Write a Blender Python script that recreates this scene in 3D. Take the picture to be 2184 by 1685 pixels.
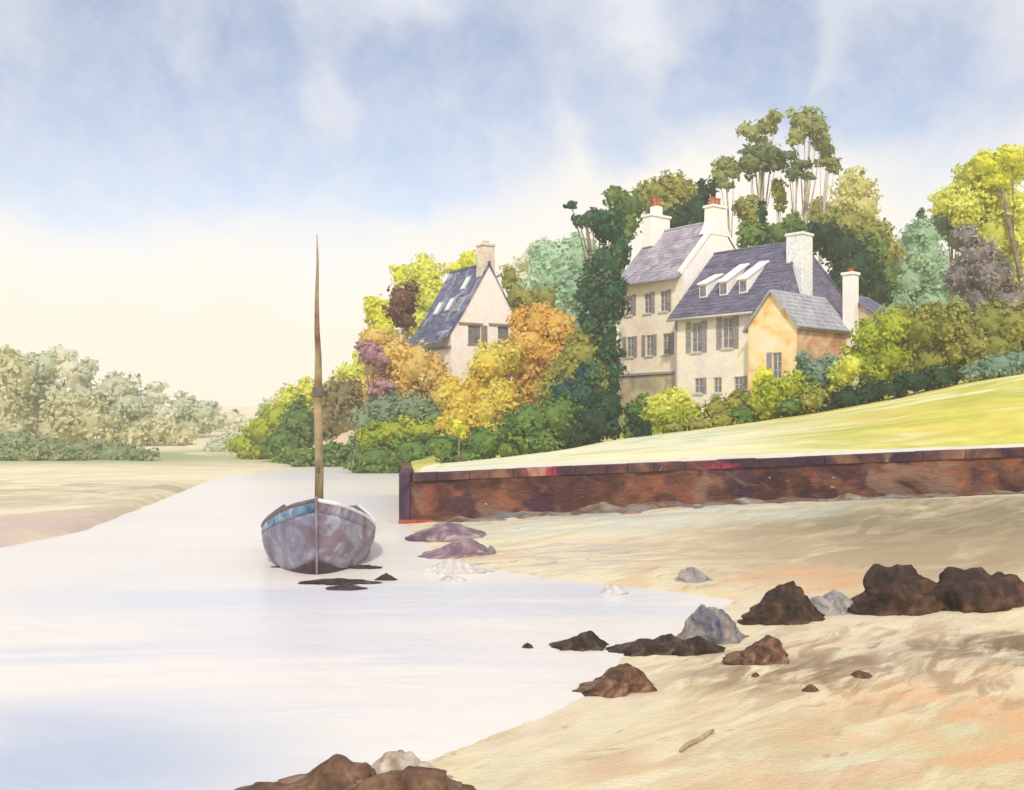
import bpy, math, random
import numpy as np
from mathutils import Vector, noise
R = math.radians
rng = np.random.default_rng(7)
random.seed(7)
for o in list(bpy.data.objects):
    bpy.data.objects.remove(o)
SC = bpy.context.scene
COL = SC.collection

# ------------------------------------------------------------------ camera, sky, sun
EYE, F, HZ, CX = 3.15, 2123.3, 900.0, 1092.0
cd = bpy.data.cameras.new('camera'); cam = bpy.data.objects.new('camera', cd); COL.objects.link(cam)
cam.location = (0, 0, EYE); cam.rotation_euler = (R(90), 0, 0)
cd.lens = 35; cd.sensor_width = 36; cd.shift_y = 57.5/2184; cd.clip_end = 3000; cd.clip_start = .1
SC.camera = cam
SC.cycles.volume_bounces = 2
SC.view_settings.view_transform = 'Standard'; SC.view_settings.look = 'None'
SC.view_settings.exposure = 0.22; SC.view_settings.gamma = 1

def P(px, py, d):
    return Vector(((px-CX)/F*d, d, EYE+(HZ-py)/F*d))
def G(px, py, z=0.0):
    return P(px, py, (EYE-z)*F/(py-HZ))

SUN_EL, SUN_AZ = 40, 182        # azimuth from +Y clockwise
world = bpy.data.worlds.new('World'); SC.world = world; world.use_nodes = True
def build_world():
    nt = world.node_tree; N = nt.nodes; L = nt.links; N.clear()
    out = N.new('ShaderNodeOutputWorld'); bg = N.new('ShaderNodeBackground'); L.new(bg.outputs[0], out.inputs[0])
    bg.inputs[1].default_value = 0.1
    sky = N.new('ShaderNodeTexSky'); sky.sky_type = 'NISHITA'; sky.sun_disc = False
    sky.sun_elevation = R(SUN_EL); sky.sun_rotation = R(SUN_AZ); sky.air_density = 1.0; sky.dust_density = .6; sky.ozone_density = 2.0
    tc = N.new('ShaderNodeTexCoord')
    def math_(op, a, b=None, clamp=False):
        n = N.new('ShaderNodeMath'); n.operation = op; n.use_clamp = clamp
        for i, v in enumerate((a, b)):
            if v is None: continue
            if isinstance(v, (int, float)): n.inputs[i].default_value = v
            else: L.new(v, n.inputs[i])
        return n.outputs[0]
    nz = N.new('ShaderNodeTexNoise'); nz.inputs['Scale'].default_value = 6; nz.inputs['Detail'].default_value = 6; nz.inputs['Roughness'].default_value = .6
    L.new(tc.outputs['Generated'], nz.inputs['Vector'])
    sub = N.new('ShaderNodeVectorMath'); sub.operation = 'SUBTRACT'; L.new(nz.outputs['Color'], sub.inputs[0]); sub.inputs[1].default_value = (.5, .5, .5)
    sc = N.new('ShaderNodeVectorMath'); sc.operation = 'SCALE'; L.new(sub.outputs[0], sc.inputs[0]); sc.inputs['Scale'].default_value = .14
    ad = N.new('ShaderNodeVectorMath'); ad.operation = 'ADD'; L.new(tc.outputs['Generated'], ad.inputs[0]); L.new(sc.outputs[0], ad.inputs[1])
    nm = N.new('ShaderNodeVectorMath'); nm.operation = 'NORMALIZE'; L.new(ad.outputs[0], nm.inputs[0])
    # openings of blue between the clouds, as directions in the sky
    blobs = [(90,340,190,.8),(330,350,210,.85),(400,130,260,.75),(20,90,200,.6),(700,200,240,.7),(960,250,210,.95),(930,350,110,.6),(650,400,150,.35),
             (1120,60,200,.85),(1350,250,130,.9),(1560,40,200,1.0),(1560,190,160,.6),(1850,150,210,.7),(1980,250,190,.5),(2120,60,200,.45),(1330,330,90,.3),
             (200,20,160,.5),(1750,290,130,.4),(240,230,150,.5),(560,320,130,.5),(560,60,150,.35),(830,330,120,.35),(820,60,120,.4),(1200,200,130,.35),(1700,60,110,.35),(480,420,90,.25),(150,440,190,.32),(660,480,190,.36),(400,500,170,.22),(900,450,170,.32),(2020,380,180,.30),(1180,420,150,.2),(30,250,160,.4),(-420,150,330,.8),(-900,300,350,.7),(-250,420,180,.3),(2600,100,330,.7),(3100,300,350,.7),(500,-500,400,.7),(1600,-600,400,.7)]
    tot = None
    for bx, by, r, w in blobs:
        d = Vector(((bx-CX), F, (HZ-by))).normalized()
        dp = N.new('ShaderNodeVectorMath'); dp.operation = 'DOT_PRODUCT'; L.new(nm.outputs[0], dp.inputs[0]); dp.inputs[1].default_value = d
        mr = N.new('ShaderNodeMapRange'); mr.interpolation_type = 'SMOOTHSTEP'
        mr.inputs['From Min'].default_value = math.cos(r*1.15/F); mr.inputs['From Max'].default_value = 1.0
        mr.inputs['To Max'].default_value = w
        L.new(dp.outputs['Value'], mr.inputs['Value'])
        tot = mr.outputs[0] if tot is None else math_('ADD', tot, mr.outputs[0])
    # general openness overhead (outside the framed part of the sky)
    sep = N.new('ShaderNodeSeparateXYZ'); L.new(tc.outputs['Generated'], sep.inputs[0])
    over = N.new('ShaderNodeMapRange'); L.new(sep.outputs[2], over.inputs[0]); over.inputs[1].default_value = .42; over.inputs[2].default_value = .8; over.inputs[4].default_value = .5
    tot = math_('ADD', tot, over.outputs[0])
    tot = math_('MULTIPLY', tot, 0.72)
    tot = math_('MINIMUM', tot, .9)
    g2 = N.new('ShaderNodeTexNoise'); g2.inputs['Scale'].default_value = 22; g2.inputs['Detail'].default_value = 9; g2.inputs['Roughness'].default_value = .7
    L.new(tc.outputs['Generated'], g2.inputs['Vector'])
    gm = N.new('ShaderNodeMapRange'); L.new(g2.outputs['Fac'], gm.inputs[0]); gm.inputs[1].default_value = .3; gm.inputs[2].default_value = .7; gm.inputs[3].default_value = .78; gm.inputs[4].default_value = 1.2
    tot = math_('MULTIPLY', tot, gm.outputs[0])
    # cloud colour: creamy low down, cool white above
    el = N.new('ShaderNodeMapRange'); L.new(sep.outputs[2], el.inputs[0]); el.inputs[1].default_value = .02; el.inputs[2].default_value = .40
    cr = N.new('ShaderNodeValToRGB'); L.new(el.outputs[0], cr.inputs[0])
    e = cr.color_ramp.elements
    e[0].position = 0; e[0].color = (9.3, 8.35, 7.1, 1)
    e[1].position = 1; e[1].color = (7.4, 7.7, 8.3, 1)
    e2 = cr.color_ramp.elements.new(.5); e2.color = (9.2, 8.65, 7.9, 1)
    hsv = N.new('ShaderNodeMix'); hsv.data_type = 'RGBA'; hsv.blend_type = 'MULTIPLY'; hsv.inputs[0].default_value = 1
    L.new(sky.outputs[0], hsv.inputs[6]); hsv.inputs[7].default_value = (2.05, 1.58, 1.36, 1)
    mx = N.new('ShaderNodeMix'); mx.data_type = 'RGBA'
    L.new(tot, mx.inputs[0]); L.new(cr.outputs[0], mx.inputs[6]); L.new(hsv.outputs[2], mx.inputs[7])
    L.new(mx.outputs[2], bg.inputs[0])
build_world()
sl = bpy.data.lights.new('sun', 'SUN'); sun = bpy.data.objects.new('sun', sl); COL.objects.link(sun)
sl.energy = 2.3; sl.angle = R(4); sl.color = (1, .93, .82)
sd_ = Vector((math.sin(R(SUN_AZ))*math.cos(R(SUN_EL)), math.cos(R(SUN_AZ))*math.cos(R(SUN_EL)), math.sin(R(SUN_EL))))
sun.rotation_euler = sd_.to_track_quat('Z', 'Y').to_euler(); sun.location = sd_*60

# ------------------------------------------------------------------ helpers
def tag(o, label=None, cat=None, group=None, kind=None):
    if label: o['label'] = label
    if cat: o['category'] = cat
    if group: o['group'] = group
    if kind: o['kind'] = kind
    return o
def empty(name, loc, rz=0):
    o = bpy.data.objects.new(name, None); COL.objects.link(o); o.location = loc; o.rotation_euler = (0, 0, rz); o.empty_display_size = .3
    return o
class MB:
    def __init__(s): s.v = []; s.f = []
    def add(s, vs, fs):
        n = len(s.v); s.v += [tuple(v) for v in vs]; s.f += [tuple(i+n for i in f) for f in fs]; return s
    def box(s, x0, x1, y0, y1, z0, z1):
        return s.add([(x, y, z) for z in (z0, z1) for y in (y0, y1) for x in (x0, x1)],
                     [(0,2,3,1),(4,5,7,6),(0,1,5,4),(2,6,7,3),(0,4,6,2),(1,3,7,5)])
    def tube(s, pts, rs, n=10, caps=True):
        pts = [Vector(p) for p in pts]; vs = []
        for i, p in enumerate(pts):
            t = (pts[min(i+1, len(pts)-1)]-pts[max(i-1, 0)]).normalized()
            a = t.cross(Vector((0, 1, 0)));
            if a.length < .1: a = t.cross(Vector((1, 0, 0)))
            a.normalize(); b = t.cross(a)
            for k in range(n):
                q = 2*math.pi*k/n; vs.append(p+(a*math.cos(q)+b*math.sin(q))*rs[i])
        fs = [(i*n+k, i*n+(k+1) % n, (i+1)*n+(k+1) % n, (i+1)*n+k) for i in range(len(pts)-1) for k in range(n)]
        if caps: fs += [tuple(reversed(range(n))), tuple(range((len(pts)-1)*n, len(pts)*n))]
        return s.add(vs, fs)
    def build(s, name, mat, parent=None, smooth=False, bevel=0):
        me = bpy.data.meshes.new(name); me.from_pydata(s.v, [], s.f); me.validate(); me.update()
        me.materials.append(mat)
        o = bpy.data.objects.new(name, me); COL.objects.link(o)
        if parent: o.parent = parent
        if smooth: me.polygons.foreach_set('use_smooth', [True]*len(me.polygons))
        if bevel:
            m = o.modifiers.new('b', 'BEVEL'); m.width = bevel; m.segments = 2; m.limit_method = 'ANGLE'
        return o
def fbm(x, y, z=0, o=4, s=1.0):
    return noise.fractal(Vector((x*s, y*s, z*s)), 1.0, 2.0, o)

# ------------------------------------------------------------------ materials
def mat_wash(name, cols, scale=1.0, stretch=(1,1,1), rough=.9, bump=.0, bscale=12, detail=5, dist=1.2, coord='Object', attr=None, spec=.2, rot=0, transl=0, fine=.25, pos=None):
    """surface whose own colour drifts between several pigments"""
    m = bpy.data.materials.new(name); m.use_nodes = True; nt = m.node_tree; N = nt.nodes; L = nt.links
    b = N['Principled BSDF']; b.inputs['Roughness'].default_value = rough; b.inputs['Specular IOR Level'].default_value = spec
    tc = N.new('ShaderNodeTexCoord'); mp = N.new('ShaderNodeMapping'); L.new(tc.outputs[coord], mp.inputs[0])
    mp.vector_type = 'TEXTURE'; mp.inputs['Scale'].default_value = tuple(1/q for q in stretch); mp.inputs['Rotation'].default_value = (0, 0, rot)
    nz = N.new('ShaderNodeTexNoise'); L.new(mp.outputs[0], nz.inputs['Vector']); nz.inputs['Scale'].default_value = scale
    nz.inputs['Detail'].default_value = detail; nz.inputs['Distortion'].default_value = dist; nz.inputs['Roughness'].default_value = .55
    mr = N.new('ShaderNodeMapRange'); L.new(nz.outputs['Fac'], mr.inputs[0]); mr.inputs[1].default_value = .3; mr.inputs[2].default_value = .7
    fac = mr.outputs[0]
    if attr:
        at = N.new('ShaderNodeAttribute'); at.attribute_name = attr
        mm = N.new('ShaderNodeMix'); mm.inputs[0].default_value = .55; L.new(fac, mm.inputs[2]); L.new(at.outputs['Fac'], mm.inputs[3]); fac = mm.outputs[0]
    cr = N.new('ShaderNodeValToRGB'); L.new(fac, cr.inputs[0]); E = cr.color_ramp.elements
    n = len(cols)
    while len(E) < n: E.new(.5)
    for i, c in enumerate(cols):
        E[i].position = (pos[i] if pos else (.08+.84*i/(n-1))); E[i].color = (*c, 1)
    n2 = N.new('ShaderNodeTexNoise'); L.new(mp.outputs[0], n2.inputs['Vector']); n2.inputs['Scale'].default_value = scale*7; n2.inputs['Detail'].default_value = 8
    m2 = N.new('ShaderNodeMapRange'); L.new(n2.outputs['Fac'], m2.inputs[0]); m2.inputs[1].default_value = .25; m2.inputs[2].default_value = .75
    m2.inputs[3].default_value = 1-fine; m2.inputs[4].default_value = 1+fine*.6
    mu = N.new('ShaderNodeMix'); mu.data_type = 'RGBA'; mu.blend_type = 'MULTIPLY'; mu.inputs[0].default_value = 1
    L.new(cr.outputs[0], mu.inputs[6]); L.new(m2.outputs[0], mu.inputs[7])
    L.new(mu.outputs[2], b.inputs['Base Color'])
    if bump:
        bn = N.new('ShaderNodeTexNoise'); L.new(tc.outputs[coord], bn.inputs['Vector']); bn.inputs['Scale'].default_value = bscale; bn.inputs['Detail'].default_value = 8
        bp = N.new('ShaderNodeBump'); bp.inputs['Strength'].default_value = bump; bp.inputs['Distance'].default_value = .05
        L.new(bn.outputs['Fac'], bp.inputs['Height']); L.new(bp.outputs[0], b.inputs['Normal'])
    if transl:
        tr = N.new('ShaderNodeBsdfTranslucent'); L.new(mu.outputs[2], tr.inputs[0])
        ms = N.new('ShaderNodeMixShader'); ms.inputs[0].default_value = transl
        L.new(b.outputs[0], ms.inputs[1]); L.new(tr.outputs[0], ms.inputs[2]); L.new(ms.outputs[0], N['Material Output'].inputs[0])
    return m
FOL = {}
def fol(key):
    if key not in FOL:
        g_ = 1.0 if key in ('dark', 'ivy', 'maroon') else 1.25
        PAL[key] = [tuple(min(.93, c*g_) for c in q) for q in PAL[key]]
        FOL[key] = mat_wash('foliage '+key, PAL[key], scale=.35, attr='tint', transl=.45, rough=.9, fine=.16, spec=.05, coord='Object', bump=.55, bscale=2.6)
        [n for n in FOL[key].node_tree.nodes if n.type == 'BUMP'][0].inputs['Distance'].default_value = .25
    return FOL[key]
PAL = {
 'lime': [(.24,.34,.05),(.46,.52,.05),(.60,.56,.08)],
 'yellow': [(.62,.62,.10),(.80,.76,.07),(.86,.80,.20)],
 'yellowgreen': [(.42,.52,.10),(.74,.74,.14),(.86,.82,.28)],
 'ochre': [(.66,.42,.12),(.80,.58,.18),(.84,.68,.34)],
 'gold': [(.66,.38,.05),(.88,.64,.12),(.90,.76,.26)],
 'orange': [(.62,.40,.10),(.86,.50,.11),(.84,.62,.26)],
 'dark': [(.02,.045,.05),(.05,.12,.06),(.11,.21,.08)],
 'ivy': [(.025,.065,.055),(.07,.18,.09),(.22,.36,.18)],
 'green': [(.07,.16,.06),(.17,.28,.07),(.34,.42,.10)],
 'bluegreen': [(.02,.07,.12),(.06,.16,.09),(.20,.28,.08)],
 'olive': [(.22,.25,.06),(.38,.38,.09),(.52,.46,.15)],
 'pine': [(.22,.24,.09),(.38,.41,.15),(.50,.50,.20)],
 'pinedark': [(.09,.13,.07),(.20,.25,.11),(.34,.37,.16)],
 'khaki': [(.50,.46,.16),(.66,.62,.26),(.78,.74,.42)],
 'mint': [(.38,.54,.38),(.52,.68,.50),(.66,.78,.60)],
 'seagreen': [(.26,.42,.29),(.42,.58,.41),(.54,.68,.46)],
 'maroon': [(.13,.02,.03),(.27,.14,.10),(.42,.28,.18)],
 'mauve': [(.32,.14,.18),(.48,.28,.31),(.66,.46,.46)],
 'brown':  [(.18,.16,.07),(.33,.28,.13),(.45,.38,.20)],
 'sagegreen': [(.17,.25,.15),(.28,.36,.22),(.38,.44,.26)],
 'plum': [(.20,.17,.18),(.33,.29,.29),(.48,.45,.34)],
 'teal':   [(.13,.24,.20),(.26,.38,.28),(.40,.48,.34)],
 'far': [(.52,.53,.32),(.62,.61,.38),(.72,.66,.44)],  # pale far palettes: distance haze is partly put into the leaf colour
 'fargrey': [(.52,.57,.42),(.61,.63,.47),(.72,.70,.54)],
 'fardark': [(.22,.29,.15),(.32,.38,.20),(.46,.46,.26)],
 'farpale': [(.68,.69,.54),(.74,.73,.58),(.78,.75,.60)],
}
M = {}
M['bark'] = mat_wash('bark', [(.12,.08,.05),(.25,.19,.13),(.36,.30,.22)], 3, rough=.95, bump=.6, bscale=20)
M['palebark'] = mat_wash('pale bark', [(.33,.26,.20),(.50,.42,.32),(.62,.54,.42)], 3, rough=.95, bump=.4)
M['slate'] = mat_wash('slate', [(.07,.065,.12),(.13,.12,.19),(.22,.19,.27)], 1.2, rough=.55, bump=.3, bscale=14, stretch=(1,1,3), spec=.4)
M['paleslate'] = mat_wash('weathered slate', [(.26,.23,.29),(.40,.36,.42),(.56,.52,.55)], 1.0, rough=.6, bump=.3, spec=.35)
M['blueslate'] = mat_wash('blue slate', [(.035,.045,.12),(.12,.13,.24),(.42,.42,.48)], .9, rough=.55, bump=.3, spec=.4)
M['greyslate'] = mat_wash('grey slate', [(.34,.34,.39),(.42,.42,.46),(.50,.49,.52)], .9, rough=.6, bump=.25, spec=.3)
M['white'] = mat_wash('limewash white', [(.88,.85,.80),(.93,.90,.85),(.90,.84,.76)], .8, rough=.95, bump=.25, fine=.08)
M['cream'] = mat_wash('cream render', [(.86,.68,.58),(.90,.80,.64),(.92,.85,.70),(.90,.76,.44)], .45, rough=.95, bump=.25, fine=.10)
M['greystone'] = mat_wash('pale grey render', [(.78,.70,.66),(.88,.80,.70),(.90,.82,.54)], .5, rough=.95, bump=.25, fine=.10)
M['pink'] = mat_wash('pale pink render', [(.90,.76,.70),(.94,.86,.79),(.92,.82,.75)], .5, rough=.95, bump=.2, fine=.08)
M['orange'] = mat_wash('orange render', [(.85,.42,.12),(.90,.70,.36),(.88,.78,.58)], .55, rough=.95, bump=.2, fine=.08)
M['terracotta'] = mat_wash('brown render', [(.50,.24,.12),(.70,.42,.24),(.82,.64,.46)], .9, rough=.95, bump=.2, fine=.1)
M['plinth'] = mat_wash('mossy plinth stone', [(.36,.31,.26),(.56,.48,.30),(.66,.58,.38)], .6, rough=.95, bump=.4, fine=.15)
M['ochrewall'] = mat_wash('ochre plaster', [(.55,.40,.22),(.68,.55,.36),(.80,.70,.52)], .9, rough=.95, bump=.2)
M['stonechim'] = mat_wash('beige chimney stone', [(.62,.46,.38),(.78,.66,.56),(.86,.78,.68)], 1.2, rough=.95, bump=.3)
M['coolchim'] = mat_wash('cool white chimney render', [(.66,.70,.76),(.80,.81,.82),(.86,.85,.82)], 1.0, rough=.95, bump=.3)
M['pot'] = mat_wash('clay pot', [(.38,.09,.03),(.55,.17,.06)], 4, rough=.8)
M['frame'] = mat_wash('painted timber grey', [(.50,.47,.46),(.66,.62,.58)], 4, rough=.7)
M['shutter'] = mat_wash('worn grey shutter', [(.22,.19,.20),(.40,.36,.35)], 4, rough=.8)
M['brownframe'] = mat_wash('taupe timber', [(.22,.17,.13),(.36,.29,.22)], 4, rough=.8)
def mat_glass():
    m = mat_wash('window glass', [(.10,.10,.13),(.24,.23,.26)], 2, rough=.15, spec=.6, fine=.05); return m
M['glass'] = mat_glass()
M['gutter'] = mat_wash('grey gutter', [(.26,.25,.30),(.40,.38,.42)], 3, rough=.6)
M['bluegutter'] = mat_wash('blue painted eaves board', [(.10,.12,.28),(.24,.26,.42)], 3, rough=.6)

# ------------------------------------------------------------------ land shape
def seg_sd(poly, X, Y):
    """signed distance (positive inside) to a closed polygon, vectorised"""
    pts = np.array(poly, float); n = len(pts)
    D = np.full(X.shape, 1e9); ins = np.zeros(X.shape, bool)
    for i in range(n):
        ax, ay = pts[i]; bx, by = pts[(i+1) % n]
        dx, dy = bx-ax, by-ay; l2 = dx*dx+dy*dy+1e-12
        t = np.clip(((X-ax)*dx+(Y-ay)*dy)/l2, 0, 1)
        D = np.minimum(D, np.hypot(X-ax-t*dx, Y-ay-t*dy))
        c = ((ay > Y) != (by > Y)) & (X < (bx-ax)*(Y-ay)/(by-ay+1e-12)+ax)
        ins ^= c
    return np.where(ins, D, -D)
def wall_y(x):    # front face line of the quay
    return 31.1 + (np.asarray(x, float)+3.3)*(-1.1/18.7)
def wall_top(x):
    return 1.54 + (np.asarray(x, float)+3.3)*(.83/18.7)
g = lambda px, py: tuple(G(px, py)[:2])
BEACH = [(-3.3, 31.15), g(885,1150), g(960,1192), g(1080,1222), g(1190,1236), g(1300,1248), g(1440,1262), g(1560,1280), g(1520,1312), g(1430,1358), g(1330,1400), g(1290,1440),
         g(1200,1508), g(1100,1552), g(1000,1592), g(890,1622), g(790,1640), g(650,1655), g(500,1690), (-3.6,6), (-7,0), (-14,-30), (90,-30), (90, 26), (90, 40), (-3.3,40)]
def vnoise(X, Y, s, seed=0, o=4):
    out = np.empty(X.size)
    for i, (a, b) in enumerate(zip(X.ravel(), Y.ravel())):
        out[i] = noise.fractal(Vector((a*s+seed, b*s, seed*1.7)), 1.0, 2.0, o)
    return out.reshape(X.shape)
def beach_h(X, Y, nz=True):
    X = np.asarray(X, float); Y = np.asarray(Y, float)
    sd = seg_sd(BEACH, X, Y)
    h = np.where(sd > 0, .072*sd-.002*np.clip(sd-14, 0, 60)+.035*np.clip(X-8, 0, 9)*np.clip((Y-20)/8, 0, 1), np.maximum(.12*sd, -.8))
    if nz:
        a = np.clip(.3+sd*.5, .25, 1)
        h = h + a*(.05*vnoise(X, Y, .45, 3)+.012*vnoise(X, Y, 3, 9))
    return h
def beach_pt(px, py):
    d = 40.0
    for d in np.arange(5, 33, .05):
        p = P(px, py, d)
        if p.z <= float(beach_h(np.array([p.x]), np.array([p.y]))[0]): return p
    return p
LANDP = [g(-900,1330), g(-400,1235), g(-100,1185), g(60,1158), g(180,1132), g(300,1085), g(450,1024), g(560,1004), g(650,993), (-10.5,70), (-7,63), (-4.6,43), (-3.35,31.6), (20,29.9),
         (60,27.5), (420,10), (420,640), (-420,640), (-420,10)]
CTRL = np.array([(-3.3,31.7,1.52),(6,31.2,1.93),(15.4,30.6,2.35),(30,29.8,3.0),(60,28,4),(-1,40,1.5),(-4,43,1.3),(.2,50,1.3),(5.2,46,2.4),(10.8,45,3.1),(16.7,44,4.1),(21.6,42,5.1),(35,42,6.5),
  (4,38,1.95),(12,38,2.75),(20,37,3.9),(-6,61,.8),(-20,78,1),(-10,75,3.2),(-2,70,4.6),(-6,72,4.4),(9,60,3.2),(14,55,3.2),(18,56,4.4),(12,80,8),(25,70,9),(40,60,9),(-5,90,6),(30,100,11),(60,90,13),
  (-14,26,.15),(-12,36,.15),(-22,40,.35),(-20,60,.4),(-30,30,.5),(-40,60,.7),(-60,90,1.4),(-30,110,1.2),(-80,60,1.2),(-24,92,.9),(-100,150,6),(0,150,7),(-200,200,12),(100,150,14),(0,300,9),(200,300,20),(-200,400,16),(-45,160,2.6),(-50,300,5),(400,100,20),(-400,100,12),(400,600,20),(-400,600,15),(0,600,12)])
_d = np.hypot(CTRL[:,0][:,None]-CTRL[:,0], CTRL[:,1][:,None]-CTRL[:,1])
_A = np.block([[_d, np.ones((len(CTRL),1))],[np.ones((1,len(CTRL))), np.zeros((1,1))]])
_w = np.linalg.solve(_A, np.append(CTRL[:,2], 0))
def land_h(X, Y, nz=True):
    X = np.asarray(X, float); Y = np.asarray(Y, float); sh = X.shape
    x = X.ravel(); y = Y.ravel()
    h = np.hypot(x[:,None]-CTRL[:,0], y[:,None]-CTRL[:,1])@_w[:-1]+_w[-1]
    h = h.reshape(sh)
    sd = seg_sd(LANDP, X, Y)
    k = np.clip((X+17)/6, 0, 1)*1.4+.03
    e = np.where(sd > 0, sd*k+.03*np.clip(sd, 0, 1), np.maximum(sd*k, -1))
    # keep land level right up behind the quay
    nearwall = (X > -3.0) & (Y < 45)
    h = np.where(nearwall, h, np.minimum(h, e))
    if nz: h = h + np.clip(sd*.2, 0, 1)*.06*vnoise(X, Y, .3, 5, 3)
    return h
def ground(x, y):
    return float(land_h(np.array([float(x)]), np.array([float(y)]), False)[0])
def grid(name, X, Y, Z, mat, kind='structure'):
    n, m = X.shape
    me = bpy.data.meshes.new(name)
    v = np.stack([X, Y, Z], -1).reshape(-1, 3)
    idx = np.arange(n*m).reshape(n, m)
    f = np.stack([idx[:-1,:-1], idx[:-1,1:], idx[1:,1:], idx[1:,:-1]], -1).reshape(-1, 4)
    me.from_pydata(v.tolist(), [], f.tolist()); me.update()
    me.polygons.foreach_set('use_smooth', [True]*len(me.polygons)); me.materials.append(mat)
    o = bpy.data.objects.new(name, me); COL.objects.link(o); o['kind'] = kind
    return o

# ground materials -------------------------------------------------
def layered(name, base, overlays, rough=.95, bump=.3, bscale=6, coord='Object'):
    """base ramp + list of (colour, noise scale, stretch, rotation, low, high, amount, box) patches of other sand, mud or weed"""
    m = mat_wash(name, base[0], **base[1]); nt = m.node_tree; N = nt.nodes; L = nt.links
    b = N['Principled BSDF']; b.inputs['Roughness'].default_value = rough
    src = b.inputs['Base Color'].links[0].from_socket
    tc = N.new('ShaderNodeTexCoord')
    for i, (c, s, st, rt, lo, hi, amt, box) in enumerate(overlays):
        mp = N.new('ShaderNodeMapping'); L.new(tc.outputs[coord], mp.inputs[0]); mp.inputs['Scale'].default_value = tuple(1/q for q in st); mp.inputs['Rotation'].default_value = (0,0,rt); mp.inputs['Location'].default_value = (i*7.3, i*3.1, 0)
        mp.vector_type = 'TEXTURE'
        nz = N.new('ShaderNodeTexNoise'); L.new(mp.outputs[0], nz.inputs['Vector']); nz.inputs['Scale'].default_value = s; nz.inputs['Detail'].default_value = 4; nz.inputs['Distortion'].default_value = .8; nz.inputs['Roughness'].default_value = .6
        mr = N.new('ShaderNodeMapRange'); mr.interpolation_type = 'SMOOTHSTEP'; L.new(nz.outputs['Fac'], mr.inputs[0]); mr.inputs[1].default_value = lo; mr.inputs[2].default_value = hi; mr.inputs[4].default_value = amt
        fac = mr.outputs[0]
        if box:   # patch centre and size on the ground (metres)
            x0, y0, rx, ry = box
            sb = N.new('ShaderNodeVectorMath'); sb.operation = 'SUBTRACT'; L.new(tc.outputs[coord], sb.inputs[0]); sb.inputs[1].default_value = (x0, y0, 0)
            ml = N.new('ShaderNodeVectorMath'); ml.operation = 'MULTIPLY'; L.new(sb.outputs[0], ml.inputs[0]); ml.inputs[1].default_value = (1/rx, 1/ry, 0)
            ln = N.new('ShaderNodeVectorMath'); ln.operation = 'LENGTH'; L.new(ml.outputs[0], ln.inputs[0])
            m3 = N.new('ShaderNodeMapRange'); m3.interpolation_type = 'SMOOTHSTEP'; L.new(ln.outputs['Value'], m3.inputs[0]); m3.inputs[1].default_value = 1; m3.inputs[2].default_value = .3
            mm = N.new('ShaderNodeMath'); mm.operation = 'MULTIPLY'; L.new(fac, mm.inputs[0]); L.new(m3.outputs[0], mm.inputs[1]); fac = mm.outputs[0]
        mx = N.new('ShaderNodeMix'); mx.data_type = 'RGBA'; L.new(fac, mx.inputs[0]); L.new(src, mx.inputs[6]); mx.inputs[7].default_value = (*c, 1); src = mx.outputs[2]
    L.new(src, b.inputs['Base Color'])
    return m
M['sand'] = layered('sand', ([(.72,.55,.34),(.79,.69,.45),(.76,.65,.46),(.72,.51,.31)], dict(scale=.28, stretch=(1,2.2,1), rot=.7, bump=.5, bscale=22, fine=.10)), [
    ((.60,.40,.23), .8, (1,3.2,1), .75, .44, .64, .8, (4.5,8.5,5.5,4.2)),
    ((.46,.33,.20), .9, (1,3.5,1), .85, .45, .60, .95, (4.8,12,4.4,4.0)),
    ((.38,.29,.17), .30, (1,2.4,1), .6, .20, .50, .95, (11,22,10,8.5)),
    ((.25,.21,.12), .5, (1,3,1), .7, .32, .56, .85, (11,25,8,5)),
    ((.54,.58,.50), .35, (1,3,1), .1, .36, .58, .75, (3,28.0,9,4)),
    ((.36,.38,.34), .6, (1,3,1), .1, .42, .58, .75, (6,29.4,9,2.2)),
    ((.60,.62,.36), .5, (1,2.2,1), .8, .40, .62, .6, (4.2,8.2,3.6,2.6)),
    ((.74,.38,.19), .5, (1,2,1), .1, .34, .62, .7, (5.4,18.6,2.4,2.2)),
    ((.76,.42,.20), .6, (1,2,1), .3, .40, .65, .8, (5,9.0,3.2,3.0)),
    ((.46,.33,.22), .7, (1,3.5,1), .05, .44, .60, .6, (6,22,7,4)),
    ((.46,.42,.38), .7, (1,3.5,1), .05, .46, .60, .7, (0,22.5,6,3.4)),
    ((.36,.28,.18), 1.1, (1,3.5,1), .8, .60, .70, .55, None),
    ((.20,.12,.07), .9, (1,2.5,1), .75, .34, .56, .85, (7.2,12.6,3.2,1.5)),
    ((.24,.15,.09), .9, (1,2.5,1), .75, .40, .56, .7, (3.4,11.8,2.2,1.2)),
  ])
M['meadow'] = layered('meadow', ([(.50,.49,.08),(.62,.57,.12),(.66,.58,.11),(.46,.46,.06)], dict(scale=.16, stretch=(1,1.6,1), bump=.4, bscale=5, fine=.14)), [
    ((.80,.76,.56), .3, (.6,2,1), -.1, .15, .45, .9, (2,40,15,12)),
    ((.46,.56,.32), .4, (.6,2,1), -.1, .46, .60, .75, (4,43,13,8)),
    ((.84,.80,.50), .2, (.5,2.4,1), -.2, .50, .64, .75, None),
    ((.42,.43,.05), .3, (.5,2.4,1), -.2, .50, .64, .7, (16,37,10,8)),
    ((.62,.42,.14), .3, (.5,2.4,1), -.2, .52, .66, .5, (12,40,12,8)),
    ((.22,.28,.10), .4, (1,1,1), 0, .2, .4, .9, (10,66,30,16)),
  ])
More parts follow.
